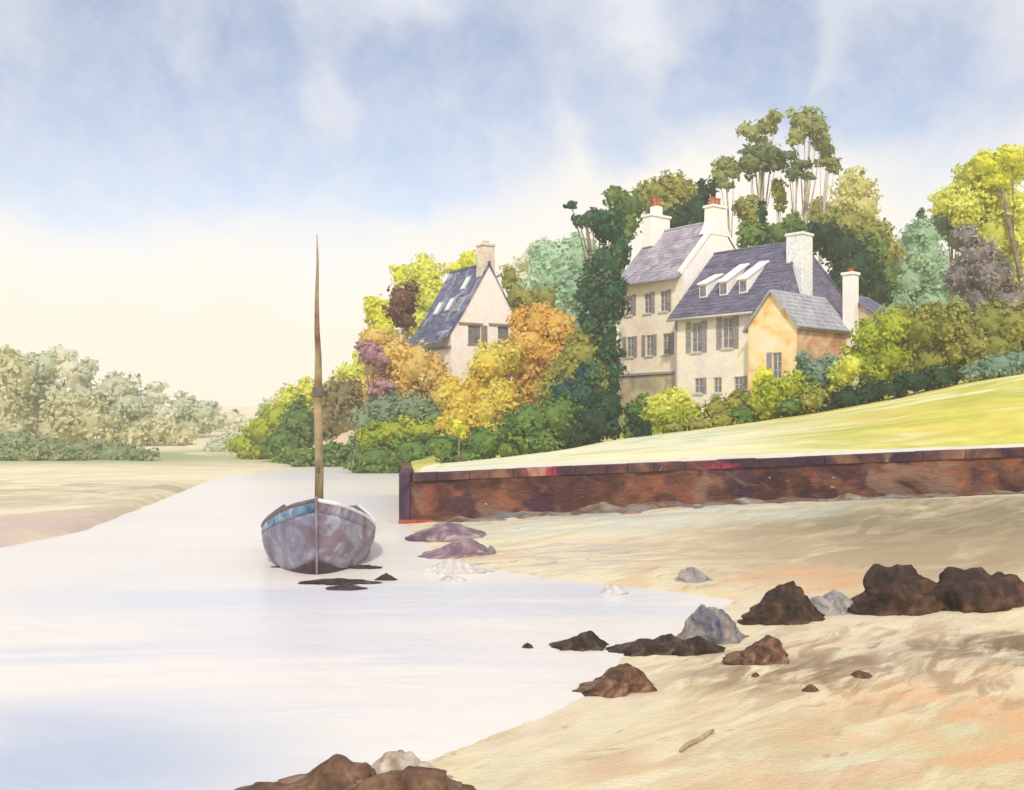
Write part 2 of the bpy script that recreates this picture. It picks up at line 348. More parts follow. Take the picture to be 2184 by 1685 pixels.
M['farshore'] = layered('far shore', ([(.78,.66,.40),(.82,.74,.50),(.78,.64,.44),(.72,.58,.42)], dict(scale=.10, stretch=(1,2,1), rot=.7, bump=.15, bscale=3, fine=.1)), [
    ((.60,.62,.36), .10, (1,3,1), .5, .44, .58, .45, (-30,62,22,18)),
    ((.50,.40,.28), .20, (1,2.0,1), .9, .40, .60, .7, (-17,38,14,14)),
    ((.54,.42,.38), .16, (1,3.0,1), .9, .34, .56, .8, (-13,28,7,7)),
    ((.38,.38,.22), .28, (1,2.2,1), .8, .46, .62, .7, (-19,44,13,10)),
    ((.28,.34,.15), .12, (1,2.2,1), .5, .30, .46, .9, (-36,78,26,20)),
    ((.64,.60,.36), .06, (1,2,1), .1, .3, .6, .8, (-60,150,80,70)),
  ])
M['lane'] = mat_wash('pale lane', [(.70,.62,.50),(.80,.76,.64),(.80,.72,.58)], .5, bump=.25, fine=.08)

# beach
xs = np.concatenate([np.arange(-12, 18, .16), np.arange(18, 91, 1.5)])
ss = np.concatenate([-np.array([.35]), np.arange(0, 27, .16), np.arange(27, 60, 1.0)])
X, S = np.meshgrid(xs, ss, indexing='ij'); Y = wall_y(X)-S
Z = beach_h(X, Y)
Z = np.where((X < -3.35) & (S < 1.0), np.minimum(Z, -.3), Z)
grid('beach', X, Y, Z, M['sand'])
# meadow behind the quay
xs = np.concatenate([np.arange(-9, 26, .5), np.arange(26, 90, 3.), np.arange(90, 226, 15.)])
ss = np.concatenate([np.arange(0, 30, .4), np.arange(30, 70, 1.5), np.arange(70, 340, 14.)])
X, S = np.meshgrid(xs, ss, indexing='ij'); Y = wall_y(X)+.68+S
Zb = land_h(X, Y); Zb = np.where((S < 2.9) & (X > -3.1), wall_top(X)-.05, Zb)
Zb = np.where((X > -3.1) & (S >= 2.9) & (S < 6), (wall_top(X)-.05)*(1-(S-2.9)/3.1)+Zb*(S-2.9)/3.1, Zb)
Zb = np.where((X <= -3.1) & (S < 12), -1, Zb)
grid('meadow', X, Y, Zb, M['meadow'])
xl = xs[(xs > -3.1) & (xs < 90)]; sl_ = ss[ss < 2.9]
X, S = np.meshgrid(xl, sl_, indexing='ij'); Y = wall_y(X)+.68+S
grid('lane', X, Y, wall_top(X)-.02+0*S, M['lane'])
# far shore
xs = np.concatenate([np.arange(-222, -90, 12.), np.arange(-90, -40, 1.2), np.arange(-40, -8.4, .5)]); xs[-1] = -8.6
ys = np.concatenate([np.arange(4, 60, .5), np.arange(60, 110, 1.2), np.arange(110, 371, 12.)])
X, Y = np.meshgrid(xs, ys, indexing='ij')
grid('far_shore', X, Y, land_h(X, Y), M['farshore'])

# water ------------------------------------------------------------
def mat_water():
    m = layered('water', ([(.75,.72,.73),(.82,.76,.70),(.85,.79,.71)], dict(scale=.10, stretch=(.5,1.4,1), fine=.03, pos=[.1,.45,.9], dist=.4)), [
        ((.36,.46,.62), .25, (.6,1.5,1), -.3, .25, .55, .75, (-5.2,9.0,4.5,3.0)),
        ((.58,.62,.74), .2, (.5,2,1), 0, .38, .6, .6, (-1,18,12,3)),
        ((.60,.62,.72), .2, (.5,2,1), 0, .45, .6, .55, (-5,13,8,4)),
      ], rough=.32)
    nt = m.node_tree; N = nt.nodes; L = nt.links; b = N['Principled BSDF']
    b.inputs['Specular IOR Level'].default_value = .30; b.inputs['IOR'].default_value = 1.33
    tc = N.new('ShaderNodeTexCoord'); mp = N.new('ShaderNodeMapping'); L.new(tc.outputs['Object'], mp.inputs[0]); mp.inputs['Scale'].default_value = (.7, 1.2, 1)
    n1 = N.new('ShaderNodeTexNoise'); L.new(mp.outputs[0], n1.inputs['Vector']); n1.inputs['Scale'].default_value = 1.3; n1.inputs['Detail'].default_value = 3; n1.inputs['Distortion'].default_value = .8
    bp = N.new('ShaderNodeBump'); bp.inputs['Strength'].default_value = .16; bp.inputs['Distance'].default_value = .12
    L.new(n1.outputs['Fac'], bp.inputs['Height']); L.new(bp.outputs[0], b.inputs['Normal'])
    return m
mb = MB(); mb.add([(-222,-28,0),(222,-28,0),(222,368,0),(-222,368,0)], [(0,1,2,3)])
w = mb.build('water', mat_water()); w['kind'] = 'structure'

# ------------------------------------------------------------------ quay wall
def mat_masonry():
    m = layered('quay masonry', ([(.05,.02,.02),(.105,.04,.030),(.16,.07,.045),(.22,.085,.045)], dict(scale=.5, stretch=(1,1,1.8), fine=.3)), [
        ((.05,.022,.045), .8, (1,1,1.1), 0, .50, .60, .75, None),
        ((.30,.10,.05), .7, (1,1,1.1), 0, .52, .66, .55, None),
        ((.26,.19,.14), .5, (1,1,1.4), 0, .54, .66, .45, None),
        ((.72,.62,.52), 2.3, (.5,1,1.8), 0, .71, .735, .9, None),
    ], rough=.9)
    nt = m.node_tree; N = nt.nodes; L = nt.links; b = N['Principled BSDF']
    tc = N.new('ShaderNodeTexCoord'); mp = N.new('ShaderNodeMapping'); L.new(tc.outputs['Object'], mp.inputs[0]); mp.inputs['Scale'].default_value = (1.3, 1.3, 3.2)
    vo = N.new('ShaderNodeTexVoronoi'); vo.feature = 'DISTANCE_TO_EDGE'; L.new(mp.outputs[0], vo.inputs['Vector']); vo.inputs['Scale'].default_value = 1.5
    mr = N.new('ShaderNodeMapRange'); L.new(vo.outputs['Distance'], mr.inputs[0]); mr.inputs[2].default_value = .12
    nz = N.new('ShaderNodeTexNoise'); L.new(tc.outputs['Object'], nz.inputs['Vector']); nz.inputs['Scale'].default_value = 7; nz.inputs['Detail'].default_value = 8
    ad = N.new('ShaderNodeMath'); ad.operation = 'ADD'; L.new(mr.outputs[0], ad.inputs[0]); L.new(nz.outputs['Fac'], ad.inputs[1])
    bp = N.new('ShaderNodeBump'); bp.inputs['Strength'].default_value = .4; bp.inputs['Distance'].default_value = .05
    L.new(ad.outputs[0], bp.inputs['Height']); L.new(bp.outputs[0], b.inputs['Normal'])
    return m
M['masonry'] = mat_masonry()
M['coping'] = layered('coping stone', ([(.04,.022,.045),(.10,.045,.05),(.26,.13,.08)], dict(scale=.5, fine=.25, bump=.4)), [
    ((.40,.04,.08), .35, (1,1,1), 0, .60, .66, .8, None), ((.42,.27,.18), .5, (1,1,1), 0, .58, .68, .8, None)])
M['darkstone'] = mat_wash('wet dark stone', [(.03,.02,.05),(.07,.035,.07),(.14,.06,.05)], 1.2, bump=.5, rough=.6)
M['redstone'] = mat_wash('red footing stone', [(.30,.05,.03),(.42,.12,.07)], 1.2, bump=.5)
def quay():
    root = empty('quay_wall', (-3.3, 31.1, 0))
    tag(root, 'long low brown and purple stone quay wall running right along the beach', 'wall')
    def L_(x, y, z): return (x+3.3, y-31.1, z)
    xs = np.arange(-3.3, 60.1, .22); zs = np.linspace(0, 1, 12)
    v = []; f = []
    for i, x in enumerate(xs):
        tp = float(wall_top(x))-.26; y = float(wall_y(x))
        for j, t in enumerate(zs):
            z = -.7+(tp+.7)*t
            n = noise.cell(Vector((x*.9+(j % 2)*.5, z*2.6, 0)))
            dy = -.05*n-.05*fbm(x, z, 1, 3, 1.2)+(1-t)*-.12
            v.append(L_(x, y+dy, z))
    m = len(zs)
    f = [(i*m+j, (i+1)*m+j, (i+1)*m+j+1, i*m+j+1) for i in range(len(xs)-1) for j in range(m-1)]
    mb = MB(); mb.add(v, f)
    # body behind the face
    for a, b in ((-3.3, 60),):
        ya, yb = float(wall_y(a)), float(wall_y(b)); ta, tb = float(wall_top(a))-.265, float(wall_top(b))-.265
        mb.add([L_(a,ya+.1,-.7),L_(b,yb+.1,-.7),L_(b,yb+.7,-.7),L_(a,ya+.7,-.7),L_(a,ya+.1,ta),L_(b,yb+.1,tb),L_(b,yb+.7,tb),L_(a,ya+.7,ta)],
               [(0,1,5,4),(1,2,6,5),(2,3,7,6),(3,0,4,7),(4,5,6,7)])
    mb.build('masonry', M['masonry'], root, smooth=True)
    # coping: irregular slabs
    mb = MB(); x = -3.1; r = random.Random(3)
    while x < 60:
        w = r.uniform(.6, 1.3); x1 = x+w-.012; o1 = r.uniform(-.025,.02); h = r.uniform(-.02,.012); y0, y1 = float(wall_y(x)), float(wall_y(x1)); t0, t1 = float(wall_top(x)), float(wall_top(x1))
        mb.add([L_(x,y0-.07+o1,t0-.255),L_(x1,y1-.07+o1,t1-.255),L_(x1,y1+.66,t1-.255),L_(x,y0+.66,t0-.255),L_(x,y0-.07+o1,t0+h),L_(x1,y1-.07+o1,t1+h),L_(x1,y1+.66,t1+h),L_(x,y0+.66,t0+h)],
               [(0,1,5,4),(1,2,6,5),(2,3,7,6),(3,0,4,7),(4,5,6,7),(3,2,1,0)])
        x += w
    mb.build('coping', M['coping'], root, bevel=.015)
    mb = MB(); mb.box(-.22,.14,-.16,.75,-.7,1.60); o = mb.build('end_post', M['darkstone'], root, bevel=.05)
    # long end return of the quay going back
    mb = MB(); mb.add([(-.16,.76,-.7),(.2,.76,-.7),(-1.1,12,-.7),(-1.5,12,-.7),(-.16,.76,1.5),(.2,.76,1.5),(-1.1,12,1.42),(-1.5,12,1.42)],
        [(0,1,5,4),(1,2,6,5),(2,3,7,6),(3,0,4,7),(4,5,6,7)]); mb.build('return_wall', M['masonry'], root)
    v = []; mb = MB()
    mb.box(-.22, .9, -.34, -.12, -.4, .12); mb.build('footing', M['redstone'], root, bevel=.06)
quay()

# weed and rubble washed up along the foot of the quay: too many bits to count
xs = np.arange(-2.6, 24, .09); ss = np.arange(0, 1.9, .09)
X, S = np.meshgrid(xs, ss, indexing='ij'); Y = wall_y(X)-.05-S
nzv = vnoise(X, Y, 1.1, 31, 5); nz2 = vnoise(X, Y, .25, 77, 2)
Zw = beach_h(X, Y, True)+(.10+.16*nzv+.10*nz2-.12*S)
Zw = np.where((X < -2.4) | (S > 1.75), beach_h(X, Y, False)-.2, Zw)
wb = grid('seaweed_bank', X, Y, Zw, layered('weed bank', ([(.10,.055,.04),(.20,.12,.075),(.28,.24,.20),(.38,.35,.28)], dict(scale=.7, fine=.35, bump=.8, bscale=8)), [
    ((.16,.17,.20), .5, (1,1,1), 0, .52, .62, .7, None)]), kind='stuff')
wb['label'] = 'brown and blue-grey weed and rubble washed against the foot of the quay wall'
# ------------------------------------------------------------------ rocks
M['rockbrown'] = mat_wash('dark brown rock', [(.018,.011,.010),(.055,.026,.016),(.13,.06,.032)], 1.8, bump=1, bscale=6, fine=.4, rough=.75, spec=.35)
M['rockgrey'] = mat_wash('grey rock', [(.20,.19,.20),(.34,.31,.29),(.46,.42,.38)], 2.0, bump=.5, bscale=9, rough=.85)
M['rockblue'] = mat_wash('blue grey rock', [(.06,.06,.12),(.20,.19,.21),(.34,.29,.25),(.13,.07,.045)], 1.6, bump=1, fine=.35, bscale=9, rough=.8)
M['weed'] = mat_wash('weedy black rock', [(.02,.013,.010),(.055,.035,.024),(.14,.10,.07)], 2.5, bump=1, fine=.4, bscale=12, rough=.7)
M['rocktan'] = mat_wash('tan brown rock', [(.05,.028,.018),(.16,.085,.05),(.32,.19,.12)], 2.6, bump=1, fine=.4, bscale=9, rough=.85)
M['palemud'] = mat_wash('pale grey mud', [(.48,.45,.43),(.62,.58,.54),(.72,.68,.62)], 1.2, bump=.2, rough=.9)
M['umber'] = mat_wash('umber rock', [(.08,.045,.028),(.18,.10,.06),(.34,.22,.15)], 1.6, bump=1, fine=.4, bscale=9, rough=.9)
M['paleumber'] = mat_wash('pale umber rock', [(.22,.15,.10),(.44,.36,.28),(.60,.52,.42),(.40,.38,.35)], 1.6, bump=.5, bscale=9, rough=.9)
M['mauvemud'] = mat_wash('mauve mud', [(.12,.09,.12),(.26,.17,.20),(.46,.36,.34)], 1.2, bump=.5, rough=.8)
def rock(px0, px1, pyt, pyb, mat, label, seed, peak=.5, prof=None, group=None, name='rock', depth=.75, on_water=False):
    """px0..px1 width, pyt top, pyb foot"""
    c = (px0+px1)/2
    b = G(c, pyb, 0) if on_water else beach_pt(c, pyb)
    sc = b.y/F; w = (px1-px0)*sc/2*1.05; h = (pyb-pyt)*sc*.92; dep = max(w*depth, h*.6)
    sub = 5 if w > .35 else 4
    import bmesh
    bm = bmesh.new(); bmesh.ops.create_icosphere(bm, subdivisions=sub, radius=1)
    sv = Vector((seed*3.1, seed*1.7, seed))
    prof = prof or [(-1,.15),(-.5,.75),(peak*2-1,1),(.5,.8),(1,.2)]
    prof = sorted(prof)
    def pf(t):
        for (a, u), (b2, v2) in zip(prof, prof[1:]):
            if a <= t <= b2:
                k = (t-a)/(b2-a+1e-9); return u+(v2-u)*k
        return prof[0][1] if t < prof[0][0] else prof[-1][1]
    for v in bm.verts:
        p = v.co.copy()
        q = Vector((p.x*w*1.4, p.y*dep*1.4, p.z*h*1.4))
        n1 = noise.fractal(q*(1.2/max(w,.2))+sv, 1, 2, 5); n2 = abs(noise.noise(q*(2.6/max(w,.2))+sv))
        cellf = noise.voronoi(q*(1.9/max(w,.25))+sv)[0][0]
        k = 1+.24*n1-.22*n2+.30*(cellf-.35)
        x, y, z = p.x*k, p.y*k, p.z*k
        z = max(z, -.25)
        v.co = Vector((x*w, y*dep, z*h*pf(max(-1, min(1, x)))))
    me = bpy.data.meshes.new(name); bm.to_mesh(me); bm.free(); me.materials.append(mat)
    me.polygons.foreach_set('use_smooth', [True]*len(me.polygons))
    o = bpy.data.objects.new(name, me); COL.objects.link(o)
    o.location = (b.x, b.y+dep*.55, b.z-.02)
    tag(o, label, 'rock', group)
    return o
rock(1838,2035,1202,1306,M['rockbrown'],'largest dark brown boulder on the sand near the right edge',1,prof=[(-1,.45),(-.6,.85),(0,1),(.5,.92),(1,.6)])
rock(2005,2230,1212,1296,M['rockbrown'],'wide dark boulder cut by the right edge of the picture',2,prof=[(-1,.6),(-.6,.95),(0,.9),(.5,1),(1,.3)])
rock(1725,1850,1252,1308,M['rockgrey'],'pale grey pointed rock between two dark brown boulders',3,prof=[(-1,.35),(-.6,.75),(-.35,.55),(-.05,1),(.4,.7),(1,.15)])
rock(1600,1765,1250,1326,M['rockbrown'],'humped brown boulder left of the pale grey pointed rock',4,prof=[(-1,.25),(-.6,.65),(-.2,.95),(.3,1),(.6,.85),(1,.3)])
rock(1450,1592,1290,1372,M['rockblue'],'rounded blue-grey boulder with brown foot',5,prof=[(-1,.3),(-.5,.75),(-.1,1),(.4,.95),(.8,.7),(1,.3)])
rock(1300,1480,1350,1396,M['weed'],'low dark weedy rocks at the water edge left of the blue-grey boulder',6,prof=[(-1,.15),(-.4,.4),(.1,.6),(.5,1),(1,.5)])
rock(1430,1560,1362,1394,M['weed'],'low dark ledge under the blue-grey boulder',16,prof=[(-1,.6),(0,1),(1,.4)])
rock(1165,1302,1344,1384,M['weed'],'thin dark rock lying in the shallow water off the point',7,prof=[(-1,.12),(-.4,.4),(.1,.7),(.45,1),(1,.3)],on_water=True)
rock(1110,1140,1369,1382,M['weed'],'tiny dark stone in the water, farthest left of the rocks off the point',8,on_water=True)
rock(1556,1692,1354,1412,M['rocktan'],'brown rock with dark foot alone on the sand below the humped boulder',9,prof=[(-1,.1),(-.4,.4),(0,.7),(.3,1),(.7,.9),(1,.3)])
rock(1240,1408,1418,1478,M['rocktan'],'flat angular brown rock on the sand at the water edge, nearest of the point',10,prof=[(-1,.12),(-.5,.4),(-.1,.8),(.2,1),(.6,.7),(1,.15)])
rock(1446,1525,1205,1240,M['rockgrey'],'small grey rock on the pale mud between the quay and the boulders',11,prof=[(-1,.5),(-.6,1),(0,.8),(1,.1)])
rock(580,830,1622,1700,M['umber'],'jagged umber rock at the bottom edge of the picture',12,prof=[(-1,.25),(-.5,.45),(0,.85),(.3,.75),(1,.9)])
rock(480,640,1668,1705,M['umber'],'low umber rock, leftmost at the bottom edge',13,prof=[(-1,.2),(0,.6),(1,1)])
rock(760,960,1606,1680,M['paleumber'],'pale grey-brown peaked rock at the bottom edge beside the umber rock',14,prof=[(-1,.4),(-.5,.8),(-.1,1),(.4,.7),(1,.15)])
rock(740,1010,1655,1720,M['umber'],'long brown rock below the pale peaked rock',15,prof=[(-1,.9),(0,1),(1,.5)])
rock(880,1060,1118,1150,M['mauvemud'],'mauve weed-covered stones heaped at the foot of the quay end',17,prof=[(-1,.6),(-.3,1),(.3,.7),(1,.2)])
rock(895,1050,1150,1188,M['mauvemud'],'dark flat weed rock in the shallows in front of the quay end',18,prof=[(-1,.25),(0,.7),(.5,1),(1,.3)],on_water=True)
rock(1028,1062,1160,1188,M['rockblue'],'small blue-grey stone at the right tip of the flat weed rock',19,on_water=True)
rock(900,1050,1192,1222,M['palemud'],'pale grey mud hump in the water between boat and beach',20,prof=[(-1,.4),(-.2,1),(.4,.7),(1,.3)],on_water=True,depth=.5)
rock(930,1000,1226,1240,M['palemud'],'smallest pale mud hump in the water between boat and beach',21,on_water=True)
rock(1275,1345,1246,1268,M['palemud'],'pale grey mud hump in the inlet',22,on_water=True)
rock(1712,1752,1455,1476,M['rocktan'],'small tan stone alone in the middle of the foreground sand',23)
rock(1815,1870,1428,1446,M['rocktan'],'small flat stone on the sand below the largest boulder',24)
rock(1600,1625,1430,1444,M['rocktan'],'pebble on the sand under the lone brown rock',25)
for k, (a_, b_, t_, f_, dsc) in enumerate(((580,640,1203,1211,'dark hump for the painted reflection at the left of the boat waterline'),(640,800,1236,1246,'long dark hump for the painted reflection just in front of the boat'),
        (745,815,1204,1213,'dark hump for the painted reflection at the right of the boat waterline'),(800,845,1222,1238,'small grey-brown hump for the painted reflection right of the boat'),(690,780,1248,1258,'bluish hump for the painted reflection nearest to the viewer in front of the boat'))):
    o = rock(a_, b_, t_, f_, M['weed'] if k != 4 else M['darkstone'], dsc, 60+k, on_water=True, depth=.35, name='reflection_stroke'); o['category'] = 'reflection_stroke'; o['group'] = 'painted reflection strokes round the boat'
    o.scale.z = .8; o.location.z = .015  # dark humps added to stand for the hull's broken reflection on the water
def stick(px0, py0, px1, py1, r, label, mat):
    a = beach_pt(px0, py0); b = beach_pt(px1, py1); mb = MB(); n = 9; pts = []
    for i in range(n):
        t = i/(n-1); p = a.lerp(b, t); pts.append((p.x-a.x+.0, p.y-a.y+.02*math.sin(5*t), p.z-a.z+.02+.01*math.sin(9*t)))
    mb.tube(pts, [r*(.5+.6*math.sin(math.pi*(.15+.75*i/(n-1)))) for i in range(n)], 8)
    o = mb.build('driftwood', mat, smooth=True); o.location = a; tag(o, label, 'driftwood')
M['drift'] = mat_wash('driftwood', [(.36,.27,.17),(.50,.38,.24)], 6, bump=.5)
stick(1452, 1606, 1520, 1562, .022, 'grey-brown driftwood stick lying slanted on the foreground sand', M['drift'])
M['tar'] = mat_wash('blue rope fibre', [(.02,.02,.12),(.06,.06,.22)], 10)
a = beach_pt(1580, 1416); b = beach_pt(1648, 1402)
mb = MB(); mb.tube([(0,0,.012),(.08,.01,.015),((b.x-a.x)*.6,(b.y-a.y)*.5,.012),(b.x-a.x,b.y-a.y,.02)], [.008,.012,.012,.006], 8)
o = mb.build('rope_scrap', M['tar'], smooth=True); o.location = a; tag(o, 'short scrap of dark blue rope at the foot of the lone brown rock', 'rope')

# ------------------------------------------------------------------ boat
M['hull'] = layered('weathered hull paint', ([(.15,.14,.20),(.27,.26,.33),(.44,.44,.52)], dict(scale=.9, stretch=(1,1,1), fine=.15, bump=.15)), [
    ((.20,.12,.14), 1.2, (1,1,1), 0, .5, .62, .7, None), ((.72,.74,.80), 1.0, (1,1,1), 0, .56, .68, .7, None)], rough=.6)
M['boot'] = mat_wash('dark bottom paint', [(.04,.03,.05),(.09,.06,.06)], 2, bump=.2, rough=.6)
M['rail'] = mat_wash('dark rail timber', [(.10,.08,.09),(.20,.15,.14)], 4, rough=.6)
M['railhighlight'] = mat_wash('rail with painted highlight', [(.72,.70,.68),(.86,.84,.80)], 3, rough=.5)  # pale right-hand rail: its highlight is put into the colour
M['blue'] = mat_wash('blue strake paint', [(.06,.12,.22),(.15,.25,.36),(.36,.44,.54)], 2, rough=.5)
M['deckwood'] = mat_wash('deck planks', [(.16,.14,.15),(.30,.25,.22)], 3, rough=.8)
M['mast'] = mat_wash('mast timber', [(.14,.07,.04),(.26,.17,.09),(.36,.30,.16),(.42,.28,.18)], 1.0, stretch=(1,1,.5), rough=.7, bump=.3)
def boat():
    wl = G(686, 1222)
    root = empty('sailing_boat', (wl.x-.42, wl.y+1.85, 0), R(10))
    tag(root, 'moored wooden boat with grey hull, blue strake and one tall bare mast', 'boat')
    # local: bow toward -Y. stations
    Lh = 5.4; y0 = -2.25; ns = 26; nr = 12
    def st(t):
        yk = y0+Lh*t
        B = 1.27*min(1, (math.sin(math.pi*min(.5, t*.90)))**.50)*(1-.28*max(0,(t-.6)/.4)**2)
        sh = 1.56-.80*min(1, t/.45)**.8+.22*max(0,(t-.5)/.5)**2
        kd = -.45+.30*max(0, 1-t/.12)**2
        return yk, B, sh, kd
    def sec(t, side, u, off=0):
        yk, B, sh, kd = st(t)
        # u 0 keel .. 1 sheer ; round bowl section
        a = u
        hb = B*(math.sin(a*math.pi/2)**.55)*(1+.04*math.sin(a*math.pi))
        if t < .2: hb *= (1-(1-t/.2)*.25*(1-a))
        z = kd+(sh-kd)*(a**1.35)
        rake = -.34*(a)*max(0, 1-t/.25) + .25*(1-a)*max(0, 1-t/.25)
        return Vector((side*(hb+off), yk+rake, z))
    def strip(name, u0, u1, n, mat, side=None, off=0.0, t0=0, t1=1):
        mb = MB(); sides = (side,) if side else (-1, 1)
        for s in sides:
            v = [sec(t0+(t1-t0)*i/ns, s, u0+(u1-u0)*j/n, off) for i in range(ns+1) for j in range(n+1)]
            f = [(i*(n+1)+j, (i+1)*(n+1)+j, (i+1)*(n+1)+j+1, i*(n+1)+j+1) for i in range(ns) for j in range(n)]
            if s < 0: f = [tuple(reversed(q)) for q in f]
            mb.add(v, f)
        o = mb.build(name, mat, root, smooth=True)
        m = o.modifiers.new('s', 'SOLIDIFY'); m.thickness = .035; m.offset = 0
        return o
    hull = strip('hull', .40, .90, 12, M['hull'])
    strip('bottom', 0, .40, 8, M['boot'])
    strip('sheer_strake', .90, 1.0, 3, M['blue'], -1, .012); 
    strip('sheer_strake', .90, 1.0, 3, M['hull'], 1, .012)
    # clinker laps
    mb = MB()
    for u in (.5,.6,.7,.8,.9):
        for s in (-1,1):
            mb.tube([sec(i/ns, s, u, .012) for i in range(ns+1)], [.013]*(ns+1), 5)
    mb.build('lap', M['hull'], root, smooth=True)
    # transom
    mb = MB(); pts = [sec(1, -1, 1-k/10) for k in range(11)]+[sec(1, 1, k/10) for k in range(1,11)]
    mb.add(pts, [tuple(range(len(pts)))]); mb.build('transom', M['hull'], root)
    for s, mt in ((-1, M['rail']), (1, M['railhighlight'])):
        mb = MB(); mb.tube([sec(i/ns, s, 1.0, .01)+Vector((0,0,.015)) for i in range(ns+1)], [.042]*(ns+1), 8)
        o = mb.build('gunwale', mt, root, smooth=True)
    # stem post
    mb = MB(); pts = [sec(0, 1, u) for u in (0,.2,.4,.6,.8,1.0)]
    pts = [Vector((0, p.y-.03, p.z)) for p in pts]+[Vector((0, pts[-1].y-.04, pts[-1].z+.10))]
    mb.tube(pts, [.02,.025,.028,.03,.032,.034,.03], 8); mb.build('stem_post', M['hull'], root, smooth=True)
    # deck forward and thwarts
    mb = MB(); v = []; f = []
    k = 0
    for i in range(9):
        t = .01+.36*i/8; yk, B, sh, kd = st(t); p = sec(t, 1, .93)
        v += [(-p.x+.02, p.y, p.z), (0, p.y, p.z+.07), (p.x-.02, p.y, p.z)]
    f = [(i*3+j, i*3+j+1, i*3+j+4, i*3+j+3) for i in range(8) for j in range(2)]
    mb.add(v, f); mb.build('foredeck', M['deckwood'], root, smooth=True)
    for t in (.58, .78):
        p = sec(t, 1, .85); mb = MB(); mb.box(-p.x, p.x, p.y-.12, p.y+.12, p.z-.02, p.z+.02); mb.build('thwart', M['deckwood'], root)
    mb = MB(); p = sec(.7, 1, .5); v = [sec(t, s, .55)*1.0 for t in (.36,.5,.7,1.0) for s in (-1,1)]; mb.add(v, [(0,2,3,1),(2,4,5,3),(4,6,7,5)]); mb.build('floorboards', M['deckwood'], root)
    # mast
    ym = -.95; zb = 1.0
    loc = root.matrix_world
    def mz(py, d): return EYE+(HZ-py)/F*d
    D = root.location.y+ym
    prof = [(1085,.095),(1000,.092),(900,.090),(850,.096),(820,.085),(760,.070),(700,.056),(640,.045),(560,.026),(500,.010)]
    mb = MB(); mb.tube([( .02-.045*(i/9)+.015*math.sin(i*1.7), ym, mz(py, D)) for i, (py, r) in enumerate(prof)], [r for _, r in prof], 14)
    mast = mb.build('mast', M['mast'], root, smooth=True)
    mb = MB(); mb.tube([(0, ym, mz(846, D)), (0, ym, mz(826, D))], [.125,.115], 14); mb.build('mast_band', M['rail'], mast, bevel=.01)
    mb = MB(); mb.box(-.17,.17,ym-.17,ym+.17, mz(1082,D), mz(1068,D)); mb.build('mast_step', M['deckwood'], mast, bevel=.02)
    mb = MB(); mb.box(-.03,.03,-.03,.03,-.06,.06); c = mb.build('cleat', M['rail'], mast, bevel=.01); c.location = (0, ym-.12, mz(1000, D))
boat()

# ------------------------------------------------------------------ houses
def wall_panel(mb, o, xd, W, H, holes, nrm, rev=.16):
    """vertical wall from o along xd, W wide and H high, with window openings (x0,x1,z0,z1); reveals go in along -nrm"""
    o = Vector(o); xd = Vector(xd); nrm = Vector(nrm); Z = Vector((0,0,1))
    xs = sorted({0, W, *[h[0] for h in holes], *[h[1] for h in holes]}); zs = sorted({0, H, *[h[2] for h in holes], *[h[3] for h in holes]})
    for a, b in zip(xs, xs[1:]):
        for c, d in zip(zs, zs[1:]):
            mx, mz = (a+b)/2, (c+d)/2
            if any(h[0] < mx < h[1] and h[2] < mz < h[3] for h in holes): continue
            mb.add([o+xd*a+Z*c, o+xd*b+Z*c, o+xd*b+Z*d, o+xd*a+Z*d], [(0,1,2,3)])
    for h in holes:
        q = [o+xd*h[0]+Z*h[2], o+xd*h[1]+Z*h[2], o+xd*h[1]+Z*h[3], o+xd*h[0]+Z*h[3]]
        r = [p-nrm*rev for p in q]
        mb.add(q+r, [(0,1,5,4),(1,2,6,5),(2,3,7,6),(3,0,4,7)])
def window(parent, o, xd, nrm, h, shut=(True, True), fm=None, sm=None, bars=1, trans=2, sill=True, lintel=None):
    o = Vector(o); xd = Vector(xd); nrm = Vector(nrm); Z = Vector((0,0,1))
    x0, x1, z0, z1 = h; w = x1-x0; hh = z1-z0
    fm = fm or M['frame']; sm = sm or M['shutter']
    def bx(mb, a, b, c, d, n0, n1):
        vs = [o+xd*x+Z*z-nrm*n for n in (n0, n1) for z in (c, d) for x in (a, b)]
        mb.add(vs, [(0,1,3,2),(4,6,7,5),(0,4,5,1),(2,3,7,6),(0,2,6,4),(1,5,7,3)])
    mb = MB(); t = .055
    bx(mb, x0, x0+t, z0, z1, .07, .13); bx(mb, x1-t, x1, z0, z1, .07, .13); bx(mb, x0+t, x1-t, z1-t, z1, .07, .13); bx(mb, x0+t, x1-t, z0, z0+t, .07, .13)
    for i in range(bars): c = x0+w*(i+1)/(bars+1); bx(mb, c-.025, c+.025, z0+t, z1-t, .075, .125)
    for i in range(trans): c = z0+hh*(i+1)/(trans+1); bx(mb, x0+t, x1-t, c-.015, c+.015, .085, .12)
    win = mb.build('window', fm, parent)
    mb = MB(); bx(mb, x0+.01, x1-.01, z0+.01, z1-.01, .10, .118); mb.build('pane', M['glass'], win)
    if sill:
        mb = MB(); bx(mb, x0-.08, x1+.08, z0-.09, z0-.003, -.08, .06); mb.build('sill', fm, win)
    for k, s in enumerate(shut):
        if not s: continue
        mb = MB(); sw = w*.48
        a, b = (x0-.03-sw, x0-.03) if k == 0 else (x1+.03, x1+.03+sw)
        bx(mb, a, b, z0-.02, z1+.02, -.045, -.008)
        for q in range(5): zz = z0+(hh)*(q+.5)/5; bx(mb, a+.03, b-.03, zz-.03, zz+.03, -.058, -.047)
        mb.build('shutter', sm, parent)
    if lintel:
        mb = MB(); bx(mb, x0-lintel, x1+.12, z1+.003, z1+.16, -.09, .05); mb.build('lintel', sm, parent)
